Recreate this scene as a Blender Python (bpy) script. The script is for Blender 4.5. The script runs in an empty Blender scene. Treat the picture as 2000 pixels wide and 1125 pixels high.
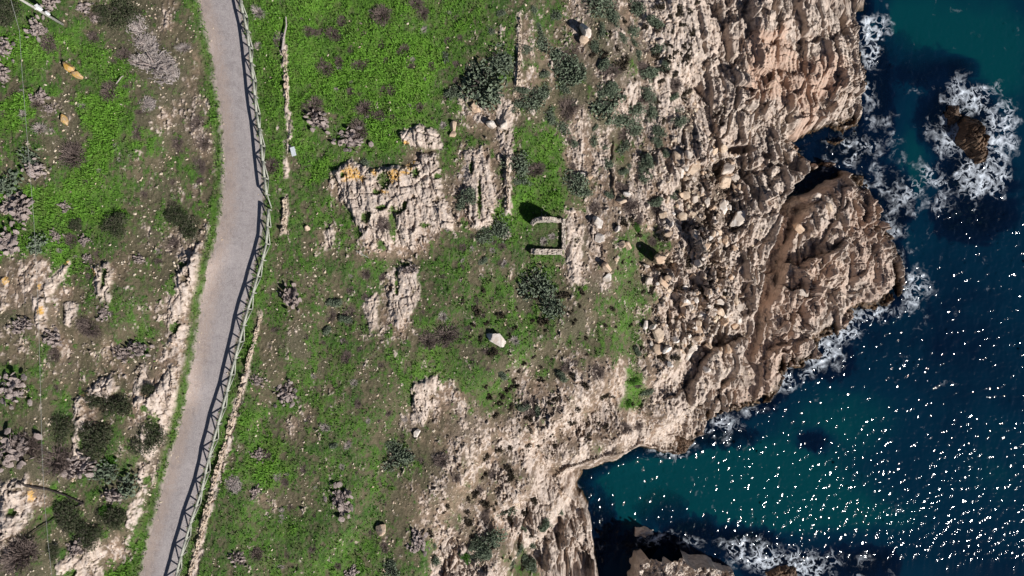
import bpy, math, random
import numpy as np
from mathutils import Vector
random.seed(7); RNG = np.random.default_rng(11)
SC = bpy.context.scene
COL = SC.collection
F = np.float32
R_ = math.radians

# ------------------------------------------------------------------ camera, sky, sun, exposure
CAM_H = 75.0
K = 0.75 / 1000.0            # tan(half fov) per photo pixel
SEA = -18.0
cam_d = bpy.data.cameras.new('camera'); cam = bpy.data.objects.new('camera', cam_d); COL.objects.link(cam)
cam.location = (0, 0, CAM_H); cam.rotation_euler = (0, 0, 0)
cam_d.sensor_width = 36.0; cam_d.lens = 24.0; cam_d.clip_end = 5000; cam_d.clip_start = 0.5
SC.camera = cam
SUN_EL = R_(33); SUN_V = Vector((0.80*math.cos(SUN_EL), -0.60*math.cos(SUN_EL), math.sin(SUN_EL)))
w = bpy.data.worlds.new("World"); SC.world = w; w.use_nodes = True
nt = w.node_tree; sky = nt.nodes.new('ShaderNodeTexSky'); sky.sky_type = 'NISHITA'; sky.sun_disc = False
sky.air_density = .55; sky.dust_density = .2; sky.sun_elevation = SUN_EL; sky.sun_rotation = math.atan2(0.80, -0.60)
bg = nt.nodes['Background']; bg.inputs['Strength'].default_value = 0.05
nt.links.new(sky.outputs[0], bg.inputs[0])
sd = bpy.data.lights.new('sun', 'SUN'); sd.energy = 5.0; sd.angle = R_(0.55); sd.color = (1.0, 0.972, 0.935)
so = bpy.data.objects.new('sun', sd); COL.objects.link(so)
so.rotation_euler = (-SUN_V).to_track_quat('-Z', 'Y').to_euler(); so.location = (60, -45, 90)
SC.view_settings.view_transform = 'Standard'; SC.view_settings.look = 'None'
SC.view_settings.exposure = 0.2; SC.view_settings.gamma = 1.0

# ------------------------------------------------------------------ helpers: noise
TB = np.random.default_rng(5).random((6, 512, 512)).astype(F)
def vn(x, y, s=0):
    t = TB[s % 6]; ox, oy = (s*37) % 509, (s*91) % 503
    xi = np.floor(x); yi = np.floor(y); fx = (x-xi).astype(F); fy = (y-yi).astype(F)
    fx = fx*fx*(3-2*fx); fy = fy*fy*(3-2*fy)
    a = (xi.astype(np.int32)+ox) & 511; b = (yi.astype(np.int32)+oy) & 511; a1 = (a+1) & 511; b1 = (b+1) & 511
    return (t[b, a]*(1-fx)+t[b, a1]*fx)*(1-fy)+(t[b1, a]*(1-fx)+t[b1, a1]*fx)*fy
def fbm(x, y, octv=4, s=0, gain=.5):
    r = 0; a = 1.0; n = 0
    for i in range(octv):
        r = r+a*vn(x, y, s+i); n += a; a *= gain
        x, y = (x*1.63-y*1.21)+11.3, (x*1.21+y*1.63)-7.7
    return r/n*2-1
def worley(x, y, s=0, jit=.9):
    xi = np.floor(x).astype(np.int32); yi = np.floor(y).astype(np.int32)
    f1 = np.full(x.shape, 9, F); f2 = f1.copy(); rid = np.zeros(x.shape, F); rdx = rid.copy(); rdy = rid.copy(); gx = rid.copy(); gy = rid.copy()
    T0, T1, T2 = TB[s % 6], TB[(s+1) % 6], TB[(s+2) % 6]
    for i in (-1, 0, 1):
        for j in (-1, 0, 1):
            cx = xi+i; cy = yi+j; a = (cx+s*57) & 511; b = (cy+s*23) & 511
            dx = x-(cx+.5+jit*(T0[b, a]-.5)); dy = y-(cy+.5+jit*(T1[b, a]-.5)); d = dx*dx+dy*dy
            n = d < f1
            f2 = np.where(n, f1, np.minimum(f2, d)); f1 = np.where(n, d, f1)
            rid = np.where(n, T2[b, a], rid); rdx = np.where(n, dx, rdx); rdy = np.where(n, dy, rdy)
            gx = np.where(n, T1[a, b], gx); gy = np.where(n, T0[a, b], gy)
    return np.sqrt(f1), np.sqrt(f2), rid, rdx, rdy, gx*2-1, gy*2-1
def facets(x, y, s, tilt=1.0):
    f1, f2, r, dx, dy, gx, gy = worley(x, y, s)
    return (r-.5)+tilt*(gx*dx+gy*dy)-.22*(1-ss(0, .07, f2-f1)), r
def ss(a, b, v):
    t = np.clip((v-a)/(b-a), 0, 1); return t*t*(3-2*t)
def sdist(px, py, poly):
    "signed distance in photo px, positive inside"
    P = np.array(poly, F); d = np.full(px.shape, 1e9, F); ins = np.zeros(px.shape, bool)
    for i in range(len(P)):
        ax, ay = P[i]; bx, by = P[(i+1) % len(P)]; ex, ey = bx-ax, by-ay
        wx = px-ax; wy = py-ay; t = np.clip((wx*ex+wy*ey)/(ex*ex+ey*ey+1e-9), 0, 1)
        d = np.minimum(d, (wx-ex*t)**2+(wy-ey*t)**2)
        if ay != by:
            ins ^= ((ay > py) != (by > py)) & (px < ex*(py-ay)/ey+ax)
    d = np.sqrt(d); return np.where(ins, d, -d)
def W(px, py, z=0.0):
    s = K*(CAM_H-z); return ((px-1000)*s, (562.5-py)*s, z)

# ------------------------------------------------------------------ terrain data, in photo pixels
UP = [(0,0,1.6),(0,-300,2),(-400,0,3),(-400,600,4),(-400,1300,4),(200,200,1.2),(330,60,.5),(0,300,2),(0,560,2.6),(200,560,1.8),(340,520,1.2),(0,860,3),(0,1150,3.4),(200,1000,1.6),(230,800,1.6),(320,720,1.0),(380,480,.4),(200,1200,1.2),
 (410,-200,0),(430,0,0),(450,150,0),(465,300,0),(470,420,0),(450,560,0),(420,700,0),(375,850,0),(320,1000,0),(290,1120,0),(250,1300,0),(500,100,0),(520,250,0),(530,400,0),(500,560,0),(480,650,0),(440,800,-.05),(400,960,-.1),(350,1130,-.1),
 (700,-200,-.6),(700,100,-.6),(620,350,-.4),(700,400,-.8),(700,700,-1),(560,850,-.7),(600,1000,-1),(560,1300,-1),(950,-200,-1.5),(950,100,-1.5),(950,350,-1.6),(850,550,-1.6),(950,650,-2),(850,900,-2.2),(760,1100,-2.3),(800,1300,-3),
 (1150,-200,-3),(1150,100,-3),(1070,450,-2.4),(1180,450,-3.4),(1080,600,-2.7),(1150,700,-3.5),(1050,800,-4),(1000,950,-5),(930,1100,-5),(950,1300,-6),
 (1300,-200,-5),(1300,50,-5),(1300,300,-5.5),(1300,500,-5.5),(1280,700,-6),(1200,850,-7.5),(1100,890,-8),(1050,1000,-9),(1040,1130,-11),(1100,1060,-13),(1130,1000,-15),(1150,1080,-15.5),(1110,1300,-14),
 (1450,-200,-8),(1450,50,-8),(1450,200,-8.6),(1370,400,-7),(1440,420,-8.6),(1370,600,-7.6),(1360,740,-9.5),(1480,300,-9.2),(1530,370,-10),(1490,520,-10),(1450,680,-11.5),(1420,780,-14.5),(1560,-200,-11),(1560,50,-10.5),(1660,50,-13.5),(1660,150,-14),(1680,-200,-14),
 (1620,210,-14.5),(1550,225,-12.5),(1570,310,-11.5),(1640,250,-16.8),(1600,120,-12),(1250,850,-11),(1330,860,-16.8),(1270,880,-16.4),(1300,790,-9),(1180,890,-9.5),(1500,780,-17.2),(1380,820,-16),(1800,200,-17),(1800,600,-17),(1700,-300,-15),(1500,1000,-17),(1090,920,-10.5)]
LOW = [(1540,345,-16),(1530,425,-14.3),(1650,350,-13.4),(1690,380,-14.6),(1640,370,-12.8),(1600,395,-12.6),(1620,430,-12.8),(1560,410,-13.2),(1700,480,-14.2),(1750,540,-15.6),(1730,480,-15.2),(1735,590,-16),(1600,520,-14.0),(1520,500,-15),(1490,620,-15.6),(1465,740,-16.4),(1560,620,-15.8),(1640,590,-16.2),(1700,600,-17.4),(1560,700,-17.7),(1510,780,-17.6),(1540,560,-14.8),(1440,800,-17),(1670,500,-14.3),(1690,350,-17.5),(1720,430,-15.6),(1780,530,-16)]
COAST = [(1684,-400),(1690,-60),(1684,20),(1682,60),(1676,110),(1684,150),(1680,200),(1674,240),(1655,246),(1620,232),(1585,226),(1560,232),(1536,242),(1534,272),(1572,300),(1586,322),(1610,333),(1650,332),(1690,344),(1698,380),(1716,410),(1728,450),(1752,485),(1768,525),(1770,560),(1752,585),(1715,600),(1688,604),(1662,622),(1640,648),(1606,658),(1590,690),(1566,714),(1546,712),(1534,690),(1528,730),(1520,758),(1500,785),(1468,798),(1430,806),(1390,822),(1362,862),(1325,888),(1290,874),(1252,866),(1225,882),(1180,891),(1150,903),(1110,915),(1086,930),(1096,958),(1126,985),(1143,1010),(1150,1060),(1158,1100),(1165,1190),(1160,1700),(-4000,1700),(-4000,-400)]
UPPOLY = [(1684,-500),(1690,-60),(1700,60),(1700,240),(1640,275),(1550,246),(1555,288),(1584,318),(1572,345),(1540,385),(1520,425),(1508,490),(1497,540),(1478,590),(1466,650),(1446,700),(1436,745),(1424,795),(1430,860),(1330,900),(1250,900),(1150,1000),(1170,1100),(1160,1800),(-4000,1800),(-4000,-500)]
DENTS = [(1462,218,22,7,-1.6),(1447,290,26,9,-2.2),(1500,300,12,7,-1.0),(1310,515,26,6,-.9),(1406,330,12,14,-1.6),(1290,310,8,20,.5),(1545,455,14,10,.6),(1655,330,18,9,.5),(1590,470,8,30,.5),(1680,560,20,10,-.7),(1435,640,10,8,-.7),(1545,655,7,45,-1.2),(1566,560,25,25,.5),(1620,400,20,18,.6),(1640,480,18,26,.7),(1710,430,9,22,-1.0),(1010,1060,9,14,-.9),(1090,1040,6,30,-.8),(1115,1050,5,36,-.9),(1550,80,30,18,-.9),(1500,80,20,9,-1.2),(1590,70,16,10,-1.3),(1440,130,10,22,-.8),(1455,30,14,14,-.7),(1380,90,12,10,-.6),(1290,505,7,8,1.2),
 (1466,330,3,60,-1.1),(1462,470,2.5,70,-.9),(1448,420,3,40,-.6),(1335,330,3,90,-.7),(1200,330,3,60,.3)]
# cover map, 50 px cells: B lush, g grass, o olive scrub, d grey brush, s stones and soil, r cream rock, k rugged rock, t red rock
MAP = """
gggoddsggBBBBBBBBBBgggsdssrkkkkkkkkkkkkk
BBBgddsogBBBBBBBBBggsgsdssrkkttkkkkkkkkk
BBoBBddsgBBBBBBBBgogosdsdsrkkttttkkkkkkk
ogogBodsgBBBBBBBBgogsodosrskkttttkkkkkkk
BosoBdssgBBBoBBBBgrsoosdssrdkkktkkkkkkkk
godogBossgBBgoBBgggsgBssosskkkkttkkkkkkk
odgBosogsBBogBggrgrsBBssoskskkkktkkkkkkk
BoBBBodsgBBggrrrgsrsBBgsssskkkkkkkkkkkkk
gBBBBogoBBggggrrrsrBBgsssskkkkkkkkkkkkkk
BBBggsssrBggsgrrrggggBosggskkkkkkkkkkkkk
srBgroorgBgogggoggooggssgskkkkkkkkkkkkkk
rsrggossBgogoogrogggdgooggkkkkkkkkkkkkkk
orosogsrBggoogorggggggdogskkkkkkkkkkkkkk
sorosgsrgBodogogogdggooggsskkkkkkkkkkkkk
ggsossrsBgogogoggggosossssskkkkkkkkkkkkk
gogrorrBBgogggoggrggsssssskkkkkkkkkkkkkk
odgrgrrggBosgggossssssssssrkkkkkkkkkkkkk
dddrgdrgggBogggoossssssssrrkkkkkkkkkkkkk
dddogorgBgBgggooossssssssskkkkkkkkkkkkkk
rrggdgsBggsogggosssssrsskkkkkkkkkkkkkkkk
rgddggBggggBgggosssrkskkkkkkkkkkkkkkkkkk
sdggrBgggggggggogkssdkkkkkkkkkkkkkkkkkkk
ddgrBggggggggggogkksgkkkkkkkkkkkkkkkkkkk
""".split()
CLS = {  # rock, green, bright, rugged, terracotta, dry
 'B':(.02,.95,.70,0,0,0),'g':(.12,.70,.22,0,0,.2),'o':(.18,.42,.10,0,0,.45),'d':(.20,.25,.15,0,0,1),
 's':(.50,.22,.15,.42,0,.45),'r':(.80,.06,.3,.25,0,.3),'k':(1.15,-.1,.2,1,0,.1),'t':(1.2,-.1,.2,.8,1,0)}
# outcrops: (polygon, lift, rugged, lichen)
OUT = [([(650,335),(690,312),(725,330),(760,325),(800,318),(830,300),(850,300),(862,340),(868,400),(885,430),(882,450),(860,448),(830,445),(800,490),(780,470),(770,420),(765,490),(740,470),(730,455),(712,470),(690,430),(672,390),(668,365)],.55,.35,1),
 ([(780,262),(820,245),(855,258),(862,290),(840,292),(790,285)],.5,.4,.5),
 ([(908,300),(940,288),(962,330),(970,380),(962,440),(925,452),(915,420),(906,360)],.35,.1,0),
 ([(972,180),(1000,190),(1000,260),(1000,420),(988,420),(985,300),(970,260)],.3,.2,0),
 ([(1012,25),(1018,25),(1020,170),(1006,170)],.25,.1,0),
 ([(755,530),(790,520),(818,530),(820,580),(800,615),(775,640),(757,620)],.3,.2,0),([(705,600),(738,568),(738,640),(725,648)],.25,.15,0),
 ([(632,450),(660,440),(655,465),(635,495)],.2,.3,0),([(805,750),(858,730),(855,775),(825,830),(805,820)],.3,.2,0),
 ([(385,480),(392,500),(375,570),(362,640),(362,670),(330,678),(325,620),(345,540),(352,500)],.7,.2,0),
 ([(330,710),(350,720),(345,790),(320,860),(296,905),(262,880),(290,800),(262,790),(265,765),(310,750)],.6,.1,.2),
 ([(130,510),(140,500),(128,545),(90,585),(75,565)],.5,.1,.5),([(178,520),(212,510),(228,545),(218,590),(190,585)],.6,.2,.5),([(60,580),(95,580),(88,650),(68,640)],.5,.1,.4),([(120,585),(150,590),(148,640),(122,640)],.5,.1,.3),
 ([(140,780),(232,720),(232,760),(165,800),(160,920),(140,890),(145,820)],.5,.1,.1),([(0,940),(60,935),(65,1010),(30,1060),(0,1075)],.9,.3,.1),([(110,1100),(190,1050),(205,1080),(200,1140),(110,1140)],.6,.1,.1),([(268,905),(300,900),(285,960),(262,1035),(245,1060),(240,1020),(265,960)],.5,.2,.5),
 ([(1250,0),(1330,0),(1330,180),(1315,230),(1290,200),(1285,90),(1245,60)],.3,.05,0),([(1285,380),(1335,395),(1330,470),(1290,470)],.4,.1,0),([(1100,430),(1140,440),(1135,555),(1112,560)],.3,.2,0),
 ([(0,540),(20,540),(15,600),(0,610)],.5,.1,.8),([(508,606),(512,612),(492,700),(480,760),(462,830),(445,890),(425,960),(400,1050),(385,1125),(370,1200),(345,1200),(366,1120),(388,1040),(412,950),(432,890),(452,815),(474,735),(496,660)],.08,.1,0),([(545,65),(556,65),(566,205),(570,260),(565,345),(556,345),(558,200)],.15,.1,0),([(553,385),(562,385),(560,455),(547,455)],.2,.1,0)]
ROADY = [-300,0,50,100,150,200,250,300,350,400,450,500,550,600,650,700,750,800,850,900,950,1000,1050,1100,1125,1180,1400]
ROADL = [372,390,402,415,422,430,436,439,440,437,428,415,404,395,388,382,372,362,348,333,320,308,293,283,277,262,205]
ROADR = [395,462,474,483,488,494,499,506,511,512,511,501,490,478,465,453,440,428,414,402,388,374,360,348,340,324,262]
yy_ = np.arange(-300, 1401, 4.0)
def smooth(a, n=9): k = np.ones(n)/n; return np.convolve(np.pad(a, n//2, mode='edge'), k, 'valid')
RL_ = smooth(np.interp(yy_, ROADY, ROADL)); RR_ = smooth(np.interp(yy_, ROADY, ROADR))

def idw(x, y, pts):
    num = np.zeros(x.shape, F); den = num.copy()
    for (a, b, z) in pts:
        X, Y, _ = W(a, b, z); d = ((x-X)**2+(y-Y)**2+2.0); ww = 1/(d*d*np.sqrt(d)); num += ww*z; den += ww
    return num/den
def topx(x, y, z): s = K*(CAM_H-z); return 1000+x/s, 562.5-y/s

def axis(lo, hi, step, far, grow=1.35):
    a = list(np.arange(lo, hi+1e-6, step)); s = step*2; v = hi
    while v < far: s *= grow; v += s; a.append(v)
    s = step*2; v = lo; pre = []
    while v > -far: s *= grow; v -= s; pre.append(v)
    return np.array(pre[::-1]+a, F)
GX = axis(-58, 58, .085, 900); GY = axis(-35.5, 35.5, .085, 900)
X, Y = np.meshgrid(GX, GY); NX, NY = len(GX), len(GY)
def build_height():
    up = idw(X, Y, UP); upx, upy = topx(X, Y, up)
    wx = 6*fbm(X*.45, Y*.45, 4, 1); wy = 6*fbm(X*.45, Y*.45, 4, 9)
    dU = sdist(upx+wx*.7, upy+wy*.7, UPPOLY)*K*85
    near = (X > 25) & (X < 70)
    low = np.full(X.shape, -30, F); low[near] = idw(X[near], Y[near], LOW)
    tr0 = 0
    gpx, gpy = topx(X, Y, np.full(X.shape, -14.5, F)); dG = sdist(gpx+wx*.6, gpy+wy*.6, GULLY)*K*90
    low = low-5.5*ss(-.5, .9, dG)
    tq = ss(520, 640, upy); tr_ = ss(-3.9+.5*tq, -3.7+.5*tq, dU+.5*fbm(X*.4, Y*.4, 3, 171))*ss(0, -.3, dU)*ss(385, 400, upy)*ss(800, 780, upy)
    tr0 = tr_
    low = np.where(upy > 440, np.maximum(low-3.0*tr_, np.minimum(low, -17.7)), low-3.0*tr_)
    M = np.where(dU > 0, up, np.maximum(low, up+16*dU)).astype(F)
    px, py = topx(X, Y, M)
    dC = sdist(px+wx, py+wy, COAST)
    dCm = dC*K*(CAM_H-M)
    # cover
    jx = 14*fbm(X*.5, Y*.5, 4, 3)+5*fbm(X*2.5, Y*2.5, 2, 4); jy = 14*fbm(X*.5, Y*.5, 4, 13)+5*fbm(X*2.5, Y*2.5, 2, 14)
    u = np.clip((px+jx)/50-.5, 0, 38.99); v = np.clip((py+jy)/50-.5, 0, 21.99)
    T = np.array([[CLS[c] for c in row] for row in MAP], F)
    ui = u.astype(int); vi = v.astype(int); fu = (u-ui)[..., None]; fv = (v-vi)[..., None]
    C = (T[vi, ui]*(1-fu)+T[vi, ui+1]*fu)*(1-fv)+(T[vi+1, ui]*(1-fu)+T[vi+1, ui+1]*fu)*fv
    ar = ss(-14, 14, sdist(px+jx, py+jy, RUBBLE))[..., None]; C = C*(1-ar)+ar*np.array((.60, .05, .1, .9, 0, .7), F)
    C[..., 0] *= np.where(px < 375, .62, np.where(px < 1000, .80, 1))
    n1 = fbm(X*.9, Y*.45, 5, 21, .62); n2 = fbm(X*1.1, Y*.8, 5, 31, .62); n3 = fbm(X*.35, Y*.35, 4, 41)
    n4 = fbm(X*3.1, Y*2.3, 3, 47, .6)
    n5 = fbm(X*6.5, Y*5, 3, 53, .65)
    rock = ss(.40, .60, C[..., 0]+.50*n1+.38*n4+.30*n5)
    green = ss(.35, .65, C[..., 1]+.62*n2+.32*n4+.2*n5)*(1-rock)
    bright = np.clip(C[..., 2]+.45*n3+.35*n4+.25*n2, 0, 1); rug = np.clip(C[..., 3], 0, 1); ter = ss(.45, .8, C[..., 4]+.35*n1); dry = ss(.25, .8, C[..., 5]+.45*n3)
    lift = np.zeros(X.shape, F); lich = lift.copy()
    for poly, lf, rg, li in OUT:
        P = np.array(poly); m = (px > P[:,0].min()-14) & (px < P[:,0].max()+14) & (py > P[:,1].min()-14) & (py < P[:,1].max()+14)
        d = sdist(px[m]+jx[m]*.35, py[m]+jy[m]*.35, poly)
        a = ss(-3, 3, d+7*n4[m]); brk = n2[m]+.6*n4[m]+.5*n5[m]; wst = px[m] < 375; rock[m] = np.maximum(rock[m], a*ss(-.42+.22*wst, -.12+.22*wst, brk+.03*np.minimum(d, 8))); green[m] *= 1-rock[m]; rug[m] = np.where(a > .5, rg, rug[m])
        lift[m] = np.maximum(lift[m], lf*np.where(px[m] < 375, .6, 1)*ss(-6, 14, d))
        up_ = 1 if poly is not OUT[0][0] else ss(400, 345, py[m])
        lich[m] = np.maximum(lich[m], li*a*ss(-.02, .35, n3[m]+.5*n4[m])*up_)
    for poly in LUSH:
        P = np.array(poly); m = (px > P[:,0].min()-20) & (px < P[:,0].max()+20) & (py > P[:,1].min()-20) & (py < P[:,1].max()+20)
        a = ss(-8, 8, sdist(px[m]+jx[m]*.6, py[m]+jy[m]*.6, poly)+9*n4[m]); rock[m] *= 1-a; green[m] = green[m]*(1-a)+a; bright[m] = bright[m]*(1-a)+a*np.clip((.95 if poly[0][0] < 1000 else .5)+.3*n3[m]+.2*n4[m], 0, 1)
    for (a, b, rx, ry) in HOLES:
        m = (np.abs(px-a) < rx*2) & (np.abs(py-b) < ry*2); e = ss(1.35, .7, ((px[m]+jx[m]*.3-a)/rx)**2+((py[m]+jy[m]*.3-b)/ry)**2+1.1*n4[m]+.9*n5[m]); rock[m] *= 1-e; green[m] = np.maximum(green[m], e*.9); lift[m] *= 1-.6*e; bright[m] = bright[m]*(1-e)+.35*e
    lich *= 0
    for (a, b, rx, ry) in LICHEN:
        m = (np.abs(px-a) < rx*2.2) & (np.abs(py-b) < ry*2.2); e = ss(1.5, .5, ((px[m]+jx[m]*.5-a)/rx)**2+((py[m]+jy[m]*.5-b)/ry)**2+1.3*n4[m]+.7*n5[m]); lich[m] = np.maximum(lich[m], e)
    # road and verges
    rl = np.interp(py, yy_, RL_); rr = np.interp(py, yy_, RR_)
    dr = np.minimum(px-rl, rr-px)                       # >0 on the road
    onr = ss(-9, 0, dr); verge = ss(-30, -12, dr)*(1-ss(-3, 1, dr)); verge = np.where(dC > 0, verge, 0)
    lv = verge*ss(-.5, .1, n2+.5)
    rock *= 1-lv; green = np.maximum(green*(1-onr), lv*.95); bright = np.where(verge > .3, np.clip(.45+.4*n3, 0, 1), bright)
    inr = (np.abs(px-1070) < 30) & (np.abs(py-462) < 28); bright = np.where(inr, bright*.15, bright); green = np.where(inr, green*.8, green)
    ter = np.maximum(ter, .55*ss(0, -.5, dU)*ss(-.35, .3, n3+.5*n1)*(X > 25))
    # ---- relief
    big, _ = facets((X+.8*n3)*.17, (Y+.8*n1)*.15, 2, 1.0); vary = .35+1.1*ss(-.35, .4, fbm(X*.22, Y*.16, 3, 91))
    crack = ss(.10, .0, np.abs(fbm(X*.28+.05*n1, Y*.13, 3, 95, .5)))
    st_x = X+.16*Y+.5*fbm(X*.2, Y*.2, 3, 51)
    strata = 1-np.abs(fbm(st_x*1.25, Y*.22, 5, 61, .6))*2.2
    strata2 = vn(st_x*.55, Y*.05+3, 66); strata2 = np.abs((strata2*5) % 1-.5)*2
    wA = fbm(X*.4, Y*.33, 2, 161, .4); wB = fbm(X*.4, Y*.33, 2, 167, .4)
    fa, ra = facets((X+.9*wA)*.45+Y*.07, (Y+1.1*wB)*.27, 1, 1.3); fd, _ = facets((X+.6*wB)*.95, (Y+.6*wA)*.60+X*.15, 5, 1.5)
    fb, rb = facets((X+.25*wB)*2.1+Y*.3, (Y+.25*wA)*1.35, 2, 1.5); fc, rc = facets(X*4.8, Y*3.6+X, 4, 1.5)
    rub = ss(.5, 1, rug)
    amp = (.25+.75*ss(.1, .9, rug))*rock
    h = M+lift*(.6+.4*rock)
    vary2 = ss(-.1, .5, fbm(X*.5, Y*.4, 3, 93))
    def saw(u, k=.12): f = u-np.floor(u); return np.where(f < k, f/k, 1-(f-k)/(1-k))-.5
    ux = X+.22*Y+2.2*fbm(X*.10, Y*.06, 3, 151)
    s1 = saw(ux*.27+.25*fbm(X*.3, Y*.1, 2, 153)); s2 = saw(ux*.85+.5*fbm(X*.5, Y*.25, 3, 155)); s3 = saw((Y-.5*X)*.30+.9*wA, .1)
    k1 = worley((X+.5*wA)*.62+Y*.1, (Y+.6*wB)*.30, 4); k2 = worley((X+.25*wB)*1.5+Y*.3, (Y+.3*wA)*.8, 1)
    crk2 = (1-ss(.02, .09, k1[1]-k1[0]))*.55*(k1[2] > .35)+(1-ss(.02, .11, k2[1]-k2[0]))*.28*(k2[2] > .4)
    smo = vary*(.35+.65*rub)
    h += amp*(.80*s1*(.5+.8*rub)+.26*s2+.30*s3*rub+.95*fa*smo+.42*fd*vary+np.where(dU > 0, 1, .55)*((.03+.20*vary2)*fb+(.02+.07*vary2)*fc)+.03*n4+.05*n1)+rock*rub*2.1*big-rock*crack*(.2+.5*rub)-rock*crk2*(.40+.15*rub)
    h += rock*(.10+.05*fb+.03*fc)
    pit = worley(X*1.5+.4*n2, Y*1.2+.4*n1, 3)[0]; h -= rock*.16*(1-ss(.05, .26, pit))*ss(.0, .3, n3)*(.4+rub)
    h += (1-rock)*(.10*n2+.06*n4+.05*fbm(X*5, Y*4.2, 3, 71, .65))*(1-onr)
    h += .35*fbm(X*.12, Y*.12, 3, 81)*(1-ss(-60, -10, dr))
    for (a, b, rx, ry, dz) in DENTS:
        m = (np.abs(px-a) < rx*2.4) & (np.abs(py-b) < ry*2.4)
        e = ((px[m]+jx[m]*.5-a)/rx)**2+((py[m]+jy[m]*.5-b)/ry)**2; h[m] += dz*ss(1.6, .5, e)
    # coast drop, seabed
    edge = ss(1.6, 0, dCm)*.5*(1+n1)
    h = h-np.where(dC > 0, edge, 0)
    h = np.where((dC > 0) & (px > 1050) & (((dG < -.4) & ((dU < -4.6) | ((upy > 470) & (X > 27)))) | (dU > 0)), np.maximum(h, SEA+.15+.9*ss(0, 1.6, dCm)*(tr0 < .5)+(.5*fa+.22*fb)*(tr0 < .5)+.1*fb), h)
    out = np.maximum(-dCm, 0)
    hb = -23.5-np.clip(out*.05, 0, 8)+1.2*n1+.5*n3
    for (a, b, rx, ry, top) in REEF:
        bx, by, _ = W(a, b, SEA); e = ((X-bx+1.5*n2)/(rx*.07))**2+((Y-by+1.5*n1)/(ry*.07))**2; hb = np.maximum(hb, -25+(top+25)*ss(1.6, .1, e)+.5*n1)
    h = np.where(dC > 0, h, np.maximum(h-out*2.6-.0*out, hb))
    onr_flat = ss(-6, 0, dr)
    h = h*(1-onr_flat)+(M-.05)*onr_flat
    wet = ss(-16.7, -17.5, h+.35*n1)
    wet = np.where((dC < 14) & (px > 1050), wet, 0)
    hum = ss(.50, .15, C[..., 0]+.25*n1)*(dC > 0); return h.astype(F), M, px, py, dC, rock, green, bright, rug, ter, lich, dry, wet, onr, dr, hum
GULLY = [(1516,425),(1536,385),(1562,352),(1580,322),(1650,316),(1664,334),(1636,346),(1606,372),(1560,392),(1534,412)]
LUSH = [[(150,190),(215,185),(235,260),(212,330),(170,398),(250,408),(238,432),(120,432),(98,400),(140,325),(180,262),(150,222)],[(1222,715),(1255,725),(1262,775),(1245,802),(1205,802),(1222,760)],[(560,150),(640,120),(820,60),(880,120),(800,200),(720,160),(620,190)],[(600,330),(650,300),(640,345),(600,360)],[(0,200),(60,170),(80,220),(30,260),(0,250)],[(30,370),(100,360),(140,420),(60,430)]]
HOLES = [(718,425,10,9),(768,442,7,30),(776,412,15,8),(792,401,6,7),(745,408,10,5),(700,455,9,12),(752,352,11,18),(735,378,9,5),(812,340,9,10),(936,390,4,40),(905,440,7,12),(920,330,5,14),(962,300,5,10),(775,555,5,24),(745,480,9,10),(830,440,10,5),(672,345,4,6),(855,345,8,6),(335,560,8,18),(340,640,10,12),(300,830,14,20),(285,800,8,10),(160,860,10,20),(205,540,6,20),(30,1000,12,8),(290,940,8,10),(140,1120,14,8),(355,520,7,9)]
LICHEN = [(688,343,16,14),(704,352,14,6),(733,337,6,9),(772,346,18,13),(797,322,12,10),(752,377,8,4),(790,340,10,5),(795,285,6,4),(160,765,9,6),(75,560,6,8),(182,530,6,9),(80,610,6,8),(10,550,8,12),(128,512,8,5),(290,765,8,6),(296,1030,7,7),(232,1035,6,7),(62,960,7,20),(140,150,10,8)]
RUBBLE = [(1320,210),(1400,200),(1440,260),(1455,420),(1440,520),(1400,660),(1345,680),(1340,560),(1330,420),(1325,300)]
REEF = [(1290,990,60,45,-19.5),(1350,1040,70,40,-18.7),(1450,1060,80,40,-18.6),(1250,1060,50,30,-18.4),(1560,1105,110,35,-18.3),(1690,1100,80,40,-18.9),(1870,230,90,80,-18.4),(1900,340,80,60,-18.7),(1800,130,60,50,-20),(1900,420,90,60,-19.2),(1760,90,50,40,-21),(1650,290,80,45,-18.8),(1740,400,50,90,-18.9),(1600,700,80,50,-19.3),(1400,850,90,30,-18.8),(1130,920,60,30,-18.6),(1175,1020,30,80,-18.8),(1120,950,40,40,-18.6),(1720,160,30,160,-19.4),(1870,130,50,30,-19.3),(1585,860,35,18,-21)]
H, M_, PX, PY, DC, rock, green, bright, rug, ter, lich, dry, wet, onr, dr, hum = build_height()

def hz(x, y):
    i = np.clip(np.searchsorted(GX, x)-1, 0, NX-2); j = np.clip(np.searchsorted(GY, y)-1, 0, NY-2)
    fx = np.clip((x-GX[i])/(GX[i+1]-GX[i]), 0, 1); fy = np.clip((y-GY[j])/(GY[j+1]-GY[j]), 0, 1)
    return (H[j, i]*(1-fx)+H[j, i+1]*fx)*(1-fy)+(H[j+1, i]*(1-fx)+H[j+1, i+1]*fx)*fy
def fld(A, x, y):
    return A[np.clip(np.searchsorted(GY, y)-1, 0, NY-1), np.clip(np.searchsorted(GX, x)-1, 0, NX-1)]
def P(px, py):
    z = 0.0
    for _ in range(5): x, y, _z = W(px, py, z); z = float(hz(x, y))
    return x, y, z

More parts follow.
